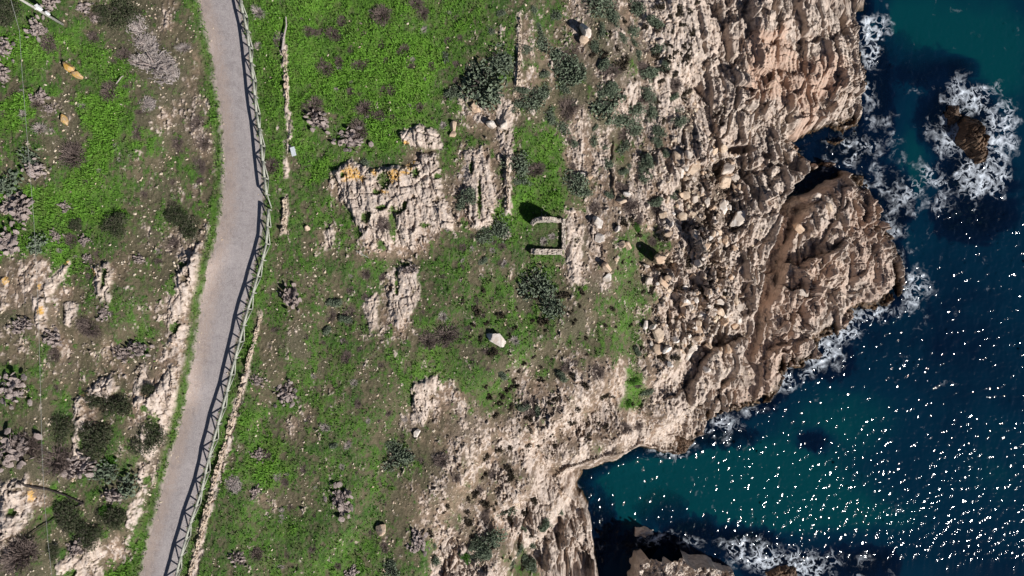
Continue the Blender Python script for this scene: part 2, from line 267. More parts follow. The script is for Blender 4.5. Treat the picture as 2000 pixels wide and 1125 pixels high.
# ------------------------------------------------------------------ mesh and object helpers
def raw_mesh(name, V, Fc, smooth_=True):
    me = bpy.data.meshes.new(name); V = np.asarray(V, F); Fc = np.asarray(Fc, np.int32); k = Fc.shape[1]
    me.vertices.add(len(V)); me.vertices.foreach_set('co', V.ravel())
    me.loops.add(Fc.size); me.loops.foreach_set('vertex_index', Fc.ravel())
    me.polygons.add(len(Fc)); me.polygons.foreach_set('loop_start', np.arange(0, Fc.size, k, dtype=np.int32))
    me.update(calc_edges=True)
    me.polygons.foreach_set('use_smooth', np.full(len(Fc), smooth_)); me.update()
    return me
def obj(name, me, mat, parent=None, loc=None):
    if mat is not None and not me.materials: me.materials.append(mat)
    o = bpy.data.objects.new(name, me); COL.objects.link(o)
    if parent: o.parent = parent
    if loc: o.location = loc
    return o
def tag(o, label, cat, group=None, kind=None):
    o['label'] = label
    if cat: o['category'] = cat
    if group: o['group'] = group
    if kind: o['kind'] = kind
    return o
def empty(name, loc, rz=0):
    o = bpy.data.objects.new(name, None); COL.objects.link(o); o.location = loc; o.rotation_euler = (0, 0, rz); o.empty_display_size = .2; return o
def grid_faces(nx, ny):
    i = np.arange(nx-1)[None, :]+np.arange(ny-1)[:, None]*nx
    return np.stack([i, i+1, i+1+nx, i+nx], -1).reshape(-1, 4)
def color_attr(me, name, arr):
    a = me.color_attributes.new(name, 'FLOAT_COLOR', 'POINT'); a.data.foreach_set('color', np.asarray(arr, F).ravel())

# ------------------------------------------------------------------ materials
class NT:
    def __init__(s, name):
        s.m = bpy.data.materials.new(name); s.m.use_nodes = True; s.t = s.m.node_tree; s.b = s.t.nodes['Principled BSDF']; s.out = s.t.nodes['Material Output']
    def n(s, ty, **kw):
        nd = s.t.nodes.new(ty)
        for k, v in kw.items(): setattr(nd, k, v)
        return nd
    def l(s, a, b): s.t.links.new(a, b)
    def val(s, sock, v):
        if isinstance(v, (int, float)): sock.default_value = v
        elif isinstance(v, tuple): sock.default_value = v if len(v) == 4 or sock.type == 'VECTOR' else v+(1,)
        else: s.l(v, sock)
    def noise(s, scale, detail=4, rough=.55, vec=None, dist=0, lac=2):
        nd = s.n('ShaderNodeTexNoise'); nd.inputs['Scale'].default_value = scale; nd.inputs['Detail'].default_value = detail; nd.inputs['Roughness'].default_value = rough; nd.inputs['Distortion'].default_value = dist
        if vec is None: vec = s.pos()
        s.l(vec, nd.inputs['Vector']); return nd.outputs['Fac']
    def pos(s):
        if not hasattr(s, '_g'): s._g = s.n('ShaderNodeNewGeometry')
        return s._g.outputs['Position']
    def mapv(s, sc, rot=(0,0,0)):
        nd = s.n('ShaderNodeMapping'); nd.inputs['Scale'].default_value = sc; nd.inputs['Rotation'].default_value = rot; s.l(s.pos(), nd.inputs['Vector']); return nd.outputs[0]
    def mix(s, f, a, b, mode='MIX'):
        nd = s.n('ShaderNodeMix', data_type='RGBA', blend_type=mode); s.val(nd.inputs['Factor'], f); s.val(nd.inputs['A'], a); s.val(nd.inputs['B'], b); return nd.outputs['Result']
    def math(s, op, a, b=0.0, clamp=False):
        nd = s.n('ShaderNodeMath', operation=op, use_clamp=clamp); s.val(nd.inputs[0], a); s.val(nd.inputs[1], b); return nd.outputs[0]
    def mr(s, v, a, b, c=0., d=1.):
        nd = s.n('ShaderNodeMapRange', interpolation_type='SMOOTHSTEP'); s.val(nd.inputs['Value'], v)
        for i, q in enumerate((a, b, c, d)): s.val(nd.inputs[1+i], q)
        return nd.outputs[0]
    def attr(s, name):
        nd = s.n('ShaderNodeAttribute'); nd.attribute_name = name; return nd
    def sep(s, c):
        nd = s.n('ShaderNodeSeparateColor'); s.l(c, nd.inputs[0]); return nd.outputs
    def bump(s, h, dist, strength=1.0):
        nd = s.n('ShaderNodeBump'); nd.inputs['Distance'].default_value = dist; nd.inputs['Strength'].default_value = strength; s.l(h, nd.inputs['Height']); return nd.outputs[0]
    def fin(s, col, rough=.9, normal=None, spec=.2):
        s.val(s.b.inputs['Base Color'], col); s.val(s.b.inputs['Roughness'], rough); s.b.inputs['Specular IOR Level'].default_value = spec
        if normal is not None: s.l(normal, s.b.inputs['Normal'])
        return s.m

def mat_terrain():
    t = NT('ground_and_rock'); a1 = t.attr('cov'); a2 = t.attr('cov2'); r, g, b = t.sep(a1.outputs['Color'])[:3]; rg = a1.outputs['Alpha']
    te, li, dr_ = t.sep(a2.outputs['Color'])[:3]; we = a2.outputs['Alpha']
    nA = t.noise(.35, 5, .6); nB = t.noise(1.7, 6, .65); nC = t.noise(9, 4, .7); nS = t.noise(1.0, 6, .65, t.mapv((2.2, .45, 1), (0, 0, -.16))); nD = t.noise(26, 2, .6)
    rk = t.mix(t.mr(nB, .38, .62), (.35, .27, .215), (.68, .56, .465))
    rk = t.mix(t.mr(nS, .44, .62), rk, (.56, .475, .415)); rk = t.mix(t.mr(nC, .52, .66, 0, .5), rk, (.27, .20, .155))
    kk = t.mix(t.mr(nB, .36, .64), (.25, .205, .175), (.60, .505, .43)); kk = t.mix(t.mr(nA, .42, .62, 0, .65), kk, (.51, .405, .335)); kk = t.mix(t.mr(nC, .5, .7, 0, .6), kk, (.22, .17, .14))
    rk = t.mix(rg, rk, kk); rk = t.mix(t.math('MULTIPLY', te, t.mr(nB, .3, .6, .25, .8)), rk, (.46, .305, .225))
    rk = t.mix(t.math('MULTIPLY', li, t.mr(nC, .38, .55)), rk, (.62, .34, .05))
    so_ = t.mix(t.mr(nB, .4, .62), (.13, .085, .058), (.30, .205, .145)); so_ = t.mix(t.mr(nD, .56, .66, 0, .8), so_, (.52, .41, .30))
    dg = t.mix(t.mr(nC, .4, .65), (.085, .068, .052), (.24, .20, .165)); so_ = t.mix(t.math('MULTIPLY', dr_, .7), so_, dg)
    so_ = t.mix(t.math('MULTIPLY', t.attr('humus').outputs['Fac'], .78), so_, t.mix(t.mr(nC, .35, .65), (.045, .052, .022), (.125, .112, .066)))
    gm = t.mix(t.mr(nC, .35, .65), (.022, .062, .010), (.060, .135, .022)); gb = t.mix(t.mr(nC, .35, .68), (.062, .155, .012), (.150, .315, .032))
    gc = t.mix(b, gm, gb); nE = t.noise(.9, 5, .7, dist=.6); gc = t.mix(t.mr(nE, .45, .66, 0, .8), gc, t.mix(b, (.105, .088, .052), (.095, .165, .025))); gc = t.mix(t.mr(nE, .46, .36, 0, .55), gc, t.mix(b, (.020, .045, .012), (.045, .12, .008)))
    gc = t.mix(t.mr(nD, .62, .70, 0, .45), gc, (.30, .27, .15))
    nF = t.noise(1.0, 6, .7, t.mapv((4.2, 1.1, 1), (0, 0, R_(-42)))); gc = t.mix(t.math('MULTIPLY', t.mr(nF, .48, .64), t.mr(b, .75, .3, .12, .75)), gc, t.mix(t.mr(nC, .45, .6), (.075, .075, .035), (.20, .175, .125)))
    c = t.mix(g, so_, gc); c = t.mix(r, c, rk)
    gv = t.attr('gravel').outputs['Fac']; c = t.mix(gv, c, t.mix(nC, (.30, .235, .20), (.46, .39, .35)))
    c = t.mix(we, c, t.mix(t.mr(nB, .4, .6), (.030, .022, .016), (.14, .085, .045)))
    h = t.math('ADD', t.math('MULTIPLY', nC, .6), t.math('MULTIPLY', nD, .4))
    rough = t.math('SUBTRACT', .92, t.math('MULTIPLY', we, .35))
    return t.fin(c, rough, t.bump(h, .06, .8), .25)
def mat_simple(name, stops, scale=6, detail=5, lo=.35, hi=.65, rough=.85, bump=.03, extra=None, rand=False, spec=.2, vec=None):
    t = NT(name); n1 = t.noise(scale, detail, .62, t.mapv(vec) if vec else None); c = t.mix(t.mr(n1, lo, hi), stops[0], stops[1])
    if len(stops) > 2: n2 = t.noise(scale*.31, 3, .6); c = t.mix(t.mr(n2, .45, .62), c, stops[2])
    if rand:
        oi = t.n('ShaderNodeObjectInfo'); c = t.mix(t.math('MULTIPLY', oi.outputs['Random'], .5), c, stops[-1])
    n3 = t.noise(scale*4, 3, .6)
    return t.fin(c, rough, t.bump(n3, bump), spec)
M_TER = mat_terrain()
M_ROCK = mat_simple('pale_boulder_stone', [(.44, .34, .25), (.68, .54, .41), (.56, .40, .28)], 2.5, rand=True)
M_WHITE = mat_simple('white_limestone', [(.62, .54, .47), (.80, .74, .68), (.58, .49, .41)], 3)
M_LICH = mat_simple('orange_lichen_stone', [(.55, .40, .26), (.66, .40, .12), (.60, .34, .07)], 3)
M_SROCK = mat_simple('wet_reef_rock', [(.05, .034, .022), (.24, .15, .095), (.12, .08, .055)], 2.2, rough=.6, bump=.08)
M_GREYROCK = mat_simple('grey_cliff_stone', [(.40, .33, .28), (.74, .64, .55), (.50, .42, .35)], 1.8, bump=.08)
M_WOOD = mat_simple('weathered_fence_wood', [(.26, .26, .21), (.46, .46, .39)], 8, vec=(1, 1, 1))
M_POLE = mat_simple('grey_pole_wood', [(.30, .28, .25), (.48, .46, .42)], 7)
M_PORC = mat_simple('white_fitting', [(.80, .80, .80), (.88, .88, .88)], 5)
M_WIRE = mat_simple('cable_sheath', [(.24, .24, .22), (.34, .34, .32)], 5)
M_WALL = mat_simple('rubble_masonry', [(.36, .30, .25), (.64, .56, .48), (.50, .42, .35)], 5, bump=.08)
M_LOWW = mat_simple('low_wall_stone', [(.40, .32, .24), (.68, .56, .44), (.55, .43, .33)], 4, bump=.06)
M_SIGN = mat_simple('white_painted_board', [(.78, .84, .86), (.86, .90, .90)], 4)
M_LEAFG = mat_simple('grey_green_pads', [(.045, .070, .042), (.26, .30, .21), (.16, .20, .13)], 16, lo=.42, hi=.6)
M_LEAFD = mat_simple('dark_olive_leaves', [(.022, .034, .014), (.085, .105, .050), (.12, .115, .075)], 9)
M_LEAFB = mat_simple('fresh_green_leaves', [(.035, .11, .012), (.09, .23, .025)], 9)
M_DRY = mat_simple('dry_purple_brown_twigs', [(.075, .055, .048), (.26, .20, .175), (.20, .15, .13)], 12)
M_DEAD = mat_simple('dead_lilac_pads', [(.16, .125, .115), (.46, .385, .355), (.36, .29, .26), (.22, .17, .15)], 9, rand=True)
M_STRAW = mat_simple('bleached_dead_fronds', [(.26, .21, .19), (.56, .49, .45), (.44, .38, .35)], 12)
M_TUFT = mat_simple('dark_cushion_twigs', [(.028, .022, .016), (.10, .08, .05), (.07, .055, .04)], 14)
M_TWIG_SHADOW = mat_simple('dead_wood_and_shadow_tone', [(.03, .024, .022), (.07, .055, .05)], 12)  # plant stems, also the dark bars that stand in for shadow lines
M_STONES = mat_simple('scattered_stones', [(.50, .41, .30), (.74, .64, .50), (.62, .47, .34)], 3)
def mat_grass():
    t = NT('grass_blades'); b = t.attr('tint').outputs['Fac']; n = t.noise(7, 3); n2 = t.noise(.9, 4, .65)
    c = t.mix(b, (.040, .088, .016), (.118, .272, .024)); c = t.mix(t.mr(n, .4, .65, 0, .6), c, t.mix(b, (.085, .14, .03), (.17, .33, .05)))
    c = t.mix(t.mr(n2, .52, .66, 0, .5), c, (.11, .115, .05))
    return t.fin(c, .7, None, .25)
M_GRASS = mat_grass()
def mat_road():
    t = NT('gravel_road'); u = t.attr('cross').outputs['Fac']; nA = t.noise(.5, 4); nB = t.noise(3, 5, .7); nC = t.noise(22, 3, .7); nT = t.noise(2.0, 4, .6, t.mapv((3.2, .35, 1)))
    grey = t.mix(t.mr(nC, .35, .65), (.31, .275, .27), (.50, .445, .435)); c = t.mix(t.mr(nB, .42, .62, 0, .5), grey, (.36, .32, .31))
    red = t.mix(nC, (.36, .27, .225), (.54, .43, .37)); f = t.math('ADD', u, t.math('MULTIPLY', t.math('SUBTRACT', nB, .5), .5))
    c = t.mix(t.mr(f, .50, .12, 0, .9), c, red); c = t.mix(t.mr(nT, .52, .68, 0, .4), c, (.29, .255, .25)); c = t.mix(t.mr(nT, .32, .44, .35, 0), c, (.44, .40, .40))
    vo = t.n('ShaderNodeTexVoronoi'); vo.inputs['Scale'].default_value = 2.6; t.l(t.pos(), vo.inputs['Vector'])
    c = t.mix(t.mr(vo.outputs['Distance'], .11, .05, 0, .8), c, (.66, .60, .55))
    vo2 = t.n('ShaderNodeTexVoronoi'); vo2.inputs['Scale'].default_value = 1.7; t.l(t.pos(), vo2.inputs['Vector'])
    c = t.mix(t.mr(vo2.outputs['Distance'], .09, .04, 0, .7), c, (.15, .13, .13))
    nP = t.noise(.9, 5, .7, dist=1.2); c = t.mix(t.mr(nP, .54, .60, 0, .35), c, (.24, .21, .205)); c = t.mix(t.mr(nP, .44, .38, 0, .3), c, (.52, .46, .44)); nG = t.noise(13, 3, .75); c = t.mix(t.mr(nG, .56, .66, 0, .75), c, (.62, .56, .52)); c = t.mix(t.mr(nG, .42, .34, 0, .6), c, (.16, .14, .14))
    return t.fin(c, .95, t.bump(nC, .06), .15)
M_ROAD = mat_road()

# ------------------------------------------------------------------ terrain and road
me = raw_mesh('terrain', np.stack([X, Y, H], -1).reshape(-1, 3), grid_faces(NX, NY))
color_attr(me, 'cov', np.stack([rock, green, bright, rug], -1).reshape(-1, 4))
color_attr(me, 'cov2', np.stack([ter, lich, dry, wet], -1).reshape(-1, 4))
ga = me.attributes.new('gravel', 'FLOAT', 'POINT'); gr_ = ss(-13, 2, dr+9*fbm(X*2.2, Y*2.2, 3, 77)); ga.data.foreach_set('value', gr_.astype(F).ravel())
ga = me.attributes.new('humus', 'FLOAT', 'POINT'); ga.data.foreach_set('value', hum.astype(F).ravel())
ter_o = obj('terrain', me, M_TER); ter_o['kind'] = 'structure'; ter_o['label'] = 'grassy hillside falling to tan rock cliffs'
ys = np.arange(-280, 1380, 3.0); nc = 14
V = []; U = []
for y in ys:
    l_ = np.interp(y, yy_, RL_); r_ = np.interp(y, yy_, RR_)
    l_ += 7*float(fbm(np.array([y*.06]), np.array([1.]), 4, 2, .65)[0]); r_ += 4*float(fbm(np.array([y*.07]), np.array([9.]), 3, 2)[0])
    for c in range(nc):
        q = c/(nc-1); x0, y0, _ = W(l_+(r_-l_)*q, y, 0); z = float(hz(x0, y0)); crown = .06*(1-(2*q-1)**2)
        V.append((x0, y0, z+.012+crown)); U.append(q)
me = raw_mesh('road', V, grid_faces(nc, len(ys))[:, ::-1]); a = me.attributes.new('cross', 'FLOAT', 'POINT'); a.data.foreach_set('value', np.array(U, F))
ro = obj('road', me, M_ROAD); ro['kind'] = 'structure'; ro['label'] = 'grey gravel track curving down the left'

# ------------------------------------------------------------------ sea
def mat_sea():
    t = NT('sea_water'); a = t.attr('sea'); dep, foam, teal = t.sep(a.outputs['Color'])[:3]
    nA = t.noise(.06, 4, .6); nB = t.noise(.22, 4, .6)
    f = t.math('ADD', teal, t.math('MULTIPLY', t.math('SUBTRACT', nA, .5), .7)); f = t.math('ADD', f, t.math('MULTIPLY', t.math('SUBTRACT', nB, .5), .35))
    c = t.mix(t.mr(f, .1, .55), (.0010, .0075, .024), (.0009, .0185, .041)); c = t.mix(t.mr(f, .5, 1.0), c, (.0011, .043, .054))
    dif = t.n('ShaderNodeBsdfDiffuse'); t.l(c, dif.inputs['Color']); upn = t.n('ShaderNodeCombineXYZ'); upn.inputs[2].default_value = 1; t.l(upn.outputs[0], dif.inputs['Normal'])
    tr = t.n('ShaderNodeBsdfTransparent'); tr.inputs['Color'].default_value = (.35, .55, .60, 1)
    m1 = t.n('ShaderNodeMixShader'); t.l(dep, m1.inputs[0]); t.l(tr.outputs[0], m1.inputs[1]); t.l(dif.outputs[0], m1.inputs[2])
    w1 = t.noise(4.0, 1, .5, t.mapv((.9, 1.2, 1), (0, 0, R_(28)))); w2 = t.noise(.33, 1, .5, t.mapv((.7, 1.3, 1), (0, 0, R_(28))))
    hh = t.math('ADD', w1, t.math('MULTIPLY', w2, .5)); bp = t.bump(hh, .02)
    gl = t.n('ShaderNodeBsdfGlossy'); gl.inputs['Roughness'].default_value = .066; t.l(bp, gl.inputs['Normal'])
    fr = t.n('ShaderNodeFresnel'); fr.inputs['IOR'].default_value = 1.33; t.l(bp, fr.inputs['Normal'])
    m2 = t.n('ShaderNodeMixShader'); t.l(fr.outputs[0], m2.inputs[0]); t.l(m1.outputs[0], m2.inputs[1]); t.l(gl.outputs[0], m2.inputs[2])
    # foam lace
    wv = t.n('ShaderNodeTexNoise'); wv.inputs['Scale'].default_value = .8; wv.inputs['Detail'].default_value = 3; t.l(t.pos(), wv.inputs['Vector'])
    vm = t.n('ShaderNodeVectorMath', operation='SCALE'); vm.inputs['Scale'].default_value = 1.6; t.l(wv.outputs['Color'], vm.inputs[0])
    va = t.n('ShaderNodeVectorMath', operation='ADD'); t.l(t.pos(), va.inputs[0]); t.l(vm.outputs[0], va.inputs[1])
    def lace(sc):
        n = t.noise(sc, 2.5, .5, va.outputs[0]); return t.math('SUBTRACT', 1, t.math('MULTIPLY', t.math('ABSOLUTE', t.math('SUBTRACT', n, .5)), 17.0), True)
    lc = t.math('MAXIMUM', lace(.42), t.math('MULTIPLY', lace(.95), .8)); blob = t.noise(.45, 3.5, .6, va.outputs[0])
    core = t.math('MULTIPLY', t.mr(foam, .62, 1.0), t.mr(blob, .54, .64)); thin = t.math('MULTIPLY', lc, t.mr(t.math('ADD', foam, t.math('MULTIPLY', t.math('SUBTRACT', blob, .5), 1.8)), .24, .8))
    ff = t.math('ADD', t.math('MULTIPLY', core, .55), t.math('MULTIPLY', thin, .9), True)
    fd = t.n('ShaderNodeBsdfDiffuse'); fd.inputs['Color'].default_value = (.74, .80, .87, 1)
    m3 = t.n('ShaderNodeMixShader'); t.l(ff, m3.inputs[0]); t.l(m2.outputs[0], m3.inputs[1]); t.l(fd.outputs[0], m3.inputs[2])
    t.l(m3.outputs[0], t.out.inputs['Surface']); return t.m
SX = axis(4, 72, .10, 2500, 1.45); SY = axis(-37, 37, .10, 2500, 1.45); sx, sy = np.meshgrid(SX, SY)
spx, spy = topx(sx, sy, SEA)
bed = hz(sx, sy); depth = np.clip(SEA-bed, 0, 30)
wn = fbm(sx*.3, sy*.3, 4, 15)
FOAM = [(1706,60,26,50,1.1),(1700,110,22,40,1),(1696,200,22,60,.65),(1715,290,65,45,.6),(1725,345,50,40,.65),(1755,385,50,50,.7),(1650,300,70,32,.55),(1640,640,50,30,1.1),(1600,690,40,40,1.15),(1675,618,50,22,1),(1740,600,40,22,.8),(1790,560,28,55,.8),(1760,480,25,50,.4),(1538,740,18,30,1.1),(1560,735,40,20,.8),(1475,806,40,16,.6),(1420,825,30,18,.85),(1390,842,35,16,.7),(1300,885,60,22,.7),(1895,195,60,40,.95),(1955,260,35,60,1.1),(1860,275,45,45,.95),(1915,345,55,50,1.1),(1835,245,40,30,.6),(1800,350,90,50,.58),(1850,390,95,42,.5),(1760,330,60,30,.6),(1720,240,40,50,.5),(1850,200,40,25,.5),(1490,1085,60,26,1.1),(1580,1105,70,30,1.1),(1440,1065,40,18,.7),(1290,1052,30,14,.9),(1350,1065,50,12,.55),(1660,1100,50,25,.5),(1745,440,25,45,.6),(1130,925,40,20,.25),(1180,1010,20,60,.15)]
TEAL = [(1330,950,160,60,.75),(1500,960,120,80,.8),(1220,930,60,60,.6),(1620,1010,140,60,.45),(1650,820,120,60,.4),(1850,80,140,90,.55),(1790,260,40,110,.35),(1960,150,60,160,.45),(1400,900,80,40,.4),(1900,480,120,90,.1),(1760,40,60,80,.35),(1780,330,40,60,.25),(1860,620,60,200,-.15),(1900,240,90,90,-.3),(1720,200,30,100,-.35),(1830,150,60,40,-.4),(1250,1010,50,40,.3),(1180,1060,40,60,-.1),(1590,860,25,18,-.9),(1520,1060,200,30,-.5),(1700,1000,60,50,.2),(1950,900,100,90,.2)]
fm = np.zeros(sx.shape, F); te_ = np.full(sx.shape, .40, F)
wxx = 10*fbm(sx*.4, sy*.4, 3, 23); wyy = 10*fbm(sx*.4, sy*.4, 3, 33)
for (a, b, rx, ry, s_) in FOAM: fm = np.maximum(fm, s_*np.exp(-(((spx+wxx-a)/rx)**2+((spy+wyy-b)/ry)**2)*.92))
for (a, b, rx, ry, s_) in TEAL: te_ = te_+s_*np.exp(-(((spx+wxx-a)/rx)**2+((spy+wyy-b)/ry)**2)*.8)
fm = np.clip(fm+.12*ss(1.3, .2, depth), 0, 1.2)/1.2
te_ = te_-.5*ss(6, 2.2, depth)*ss(0, 1, depth)
opac = np.clip(1-.80*np.exp(-depth*.55), 0, 1)
# swell, kept real so the sea has relief from the side as well
sea_z = SEA+.10*fbm(sx*.22+sy*.1, sy*.35-sx*.1, 3, 44)+.03*fbm(sx*1.2, sy*1.5, 2, 45)+.10*fm
rw = np.random.default_rng(77); cho = np.zeros(sx.shape, F)
for i in range(84):
    lam = .52*4.2**(rw.random()**1.3); kk_ = 2*np.pi/lam; th = R_(-62)+rw.normal()*1.2; am = .0335/kk_*(1.1 if lam < 1.2 else .9)
    cho += am*np.cos(kk_*(np.cos(th)*sx+np.sin(th)*sy)+rw.uniform(0, 6.28)).astype(F)
cho = cho*(.60+.75*vn(sx*.13, sy*.13, 3))*((sx > 3) & (sx < 73) & (np.abs(sy) < 38))
sea_z = sea_z+cho
me = raw_mesh('sea', np.stack([sx, sy, sea_z], -1).reshape(-1, 3), grid_faces(len(SX), len(SY)))
color_attr(me, 'sea', np.stack([opac, fm, np.clip(te_, 0, 1), te_*0+1], -1).reshape(-1, 4))
se = obj('sea', me, mat_sea()); se['kind'] = 'structure'; se['label'] = 'dark teal sea with white surf and sun glints'

# ------------------------------------------------------------------ beams
class MB:
    def __init__(s): s.V = []; s.Q = []
    def beam(s, a, b, r0, r1=None, n=7):
        a = Vector(a); b = Vector(b); r1 = r0 if r1 is None else r1; d = (b-a).normalized(); u = d.orthogonal().normalized(); v = d.cross(u); k = len(s.V)
        for p, r in ((a, r0), (b, r1)):
            for i in range(n): t = 2*math.pi*i/n; s.V.append(tuple(p+u*(r*math.cos(t))+v*(r*math.sin(t))))
        c0 = len(s.V); s.V.append(tuple(a)); s.V.append(tuple(b))
        for i in range(n):
            j = (i+1) % n; s.Q.append((k+i, k+j, k+n+j, k+n+i)); s.Q.append((k+j, k+i, c0, c0)); s.Q.append((k+n+i, k+n+j, c0+1, c0+1))
    def box(s, c, sz, rz=0, tilt=0):
        k = len(s.V)
        for dx in (-.5, .5):
            for dy in (-.5, .5):
                for dz in (-.5, .5):
                    x, y, z = dx*sz[0], dy*sz[1], dz*sz[2]; x, z = x*math.cos(tilt)-z*math.sin(tilt), x*math.sin(tilt)+z*math.cos(tilt)
                    x, y = x*math.cos(rz)-y*math.sin(rz), x*math.sin(rz)+y*math.cos(rz); s.V.append((c[0]+x, c[1]+y, c[2]+z))
        for q in ((0,1,3,2),(4,6,7,5),(0,4,5,1),(2,3,7,6),(0,2,6,4),(1,5,7,3)): s.Q.append(tuple(k+i for i in q))
    def mesh(s, name, sm=False):
        me = bpy.data.meshes.new(name); me.from_pydata(s.V, [], [tuple(dict.fromkeys(q)) for q in s.Q]); me.update()
        if sm: me.polygons.foreach_set('use_smooth', [True]*len(me.polygons))
        return me
    def build(s, name, mat, parent=None, sm=False): return obj(name, s.mesh(name, sm), mat, parent)

# ------------------------------------------------------------------ fence (two runs with a gap)
FH = 1.08
def fence(rail_px, label, phase_first, pattern, tail=None, head=None):
    pts = np.array(rail_px, float); seg = np.r_[0, np.cumsum(np.hypot(*np.diff(pts, axis=0).T))]
    L = seg[-1]; n = int(round(L/33.4)); tt = np.linspace(0, L, n+1); pxs = np.interp(tt, seg, pts[:, 0]); pys = np.interp(tt, seg, pts[:, 1])
    tops = []; feet = []
    for i, (a, b) in enumerate(zip(pxs, pys)):
        x, y, _ = W(a, b, FH); g = float(hz(x, y)); tops.append(Vector((x, y, g+FH+random.uniform(-.05, .05)))); feet.append(Vector((x+random.uniform(-.07, .07), y+random.uniform(-.06, .06), g-.15)))
    base = feet[0].copy(); base.z += .15; root = empty('wooden_fence', base); tag(root, label, 'fence', 'timber rail fence along the track')
    def put(mb, nm): o = mb.build(nm, M_WOOD, root, True); o.location = -base; return o
    for i in range(n+1):
        m = MB(); m.beam(feet[i], tops[i]+Vector((0, 0, .03)), .09, .085); put(m, 'post')
    for i in range(n):
        m = MB(); m.beam(tops[i], tops[i+1]+Vector((0, 0, .004)), .135, .125); put(m, 'rail')
    for i in range(n+1):
        nx = pattern(i, n)
        for d in nx:
            j = i+d
            if 0 <= j <= n: f = feet[j]+Vector((0, 0, .22))
            elif tail is not None and j > n: f = feet[n]+(feet[n]-feet[n-1])*.92+Vector((0, 0, .1))
            else: continue
            off = Vector((.05, 0, 0)); m = MB(); m.beam(tops[i]+off-Vector((0, 0, .06)), f+off, .068, .062); put(m, 'brace')
RU = [(449,-100),(468,0),(480.7,48),(485.5,84),(488.5,110),(493.4,145),(497.3,180),(500,215),(508,260),(514,320),(517,350),(520,379)]
RD = [(524,409),(522,442),(520,475),(512,510),(503,540),(496,566),(483,608),(472,652),(458,702),(446,750),(430,813),(417,860),(403,910),(393,957),(378,1000),(366,1040),(353,1087),(343,1125),(320,1215)]
fence(RU, 'pale timber rail fence with diagonal braces, upper run above the gap', 0, lambda i, n: (-1, 1) if (n-i) % 2 == 0 else (), tail=1)
fence(RD, 'pale timber fence with diagonal braces, longer lower run following the track downhill', 0, lambda i, n: (1,) if i < 2 else ((-1, 1) if i % 2 == 1 else ()))

# ------------------------------------------------------------------ masonry walls
def wall_mesh(name, pts, hs, th, seed, zs=None, nseg=.07, nz=7, rag=.10, emb=.35):
    "pts: list of world xy; hs: heights at pts; closed ragged wall with block relief"
    P_ = np.array(pts, float); seg = np.r_[0, np.cumsum(np.hypot(*np.diff(P_, axis=0).T))]; L = seg[-1]; n = max(4, int(L/nseg)); t = np.linspace(0, L, n+1)
    cx = np.interp(t, seg, P_[:, 0]); cy = np.interp(t, seg, P_[:, 1]); hh = np.interp(t, seg, hs); tw = np.interp(t, seg, th) if hasattr(th, '__len__') else np.full(n+1, th)
    tx = np.gradient(cx); ty = np.gradient(cy); l = np.hypot(tx, ty); nx_, ny_ = -ty/l, tx/l
    g = hz(cx.astype(F), cy.astype(F)) if zs is None else np.full(n+1, zs)
    ring = []; nw = 6
    for k in range(nz+1): ring.append((-.5, k/nz))
    for k in range(1, nw): ring.append((-.5+k/nw, 1))
    for k in range(nz, -1, -1): ring.append((.5, k/nz))
    ring = np.array(ring); m = len(ring)
    u = np.repeat(t, m).reshape(n+1, m); vv = np.tile(ring[:, 1], (n+1, 1)); ww = np.tile(ring[:, 0], (n+1, 1))
    zt = hh[:, None]*vv+(vv-1)*emb
    ragg = rag*(facets((u*4+seed).astype(F), (ww*4+7).astype(F), 2)[0]+.5*fbm(u*9+seed, ww*9, 2, 3)); topm = (vv > .99)
    zz = g[:, None]+zt+np.where(topm, ragg, 0)
    bl = facets((u*3.2+ww*20+seed).astype(F), (zt*4.5).astype(F), 4, .7)[0]*.07
    off = ww*tw[:, None]*(1+.0*u)+np.where(topm, bl*.3, np.sign(ww)*bl)
    off += .04*fbm(u*1.3+seed, zt*1.1, 3, 8)+(0 if nz > 5 else 1)*(ww*.75*tw[:, None]*fbm(u*1.6+seed, u*0, 3, 2)+.10*fbm(u*.8+seed, u*0+4, 3, 2))
    zz = zz+(0 if nz > 5 else 1)*.30*fbm(u*1.1+seed, u*0+9, 3, 4)*(vv > .5)
    Xw = cx[:, None]+nx_[:, None]*off; Yw = cy[:, None]+ny_[:, None]*off
    V = np.stack([Xw, Yw, zz], -1).reshape(-1, 3); Fc = []
    a = np.arange(n)[:, None]*m+np.arange(m-1)[None, :]; Fc = np.stack([a, a+m, a+m+1, a+1], -1).reshape(-1, 4)
    caps = []
    half = m//2
    for base_ in (0, n*m):
        for i in range(half): 
            q = (base_+i, base_+i+1, base_+m-2-i, base_+m-1-i)
            if len(set(q)) == 4: caps.append(q if base_ == 0 else q[::-1])
    return raw_mesh(name, V, np.vstack([Fc, np.array(caps)]), False)
def wpx(lst, z): return [W(a, b, z)[:2] for a, b in lst]
gz = P(1070, 460)[2]; c0 = W(1068, 462, gz)
ruin = empty('stone_ruin', c0); tag(ruin, 'small roofless square stone ruin with weeds inside and a tall back wall', 'ruin')
def rp(name, px, hs, th, seed):
    o = obj(name, wall_mesh(name, wpx(px, gz), hs, th, seed), M_WALL, ruin); o.location = (-c0[0], -c0[1], -c0[2]); return o
rp('tall_wall', [(1038,440),(1042,435),(1047,431.5),(1054,431),(1062,431),(1072,431),(1080,431),(1086,431)], [.8,1.3,1.75,2.05,2.2,2.15,1.95,1.5], .42, 3)
rp('broken_wall', [(1085.5,431.3),(1094,431.5),(1104,432)], [.55,.35,.3], .42, 5)
rp('side_wall', [(1101,436),(1101,450),(1101,470),(1101,488)], [.35,.3,.4,.45], .40, 9)
rp('thick_wall', [(1037,491),(1046,492),(1056,492),(1070,492),(1086,492),(1098.5,492)], [.55,.75,.62,.55,.40,.35], .60, 13)
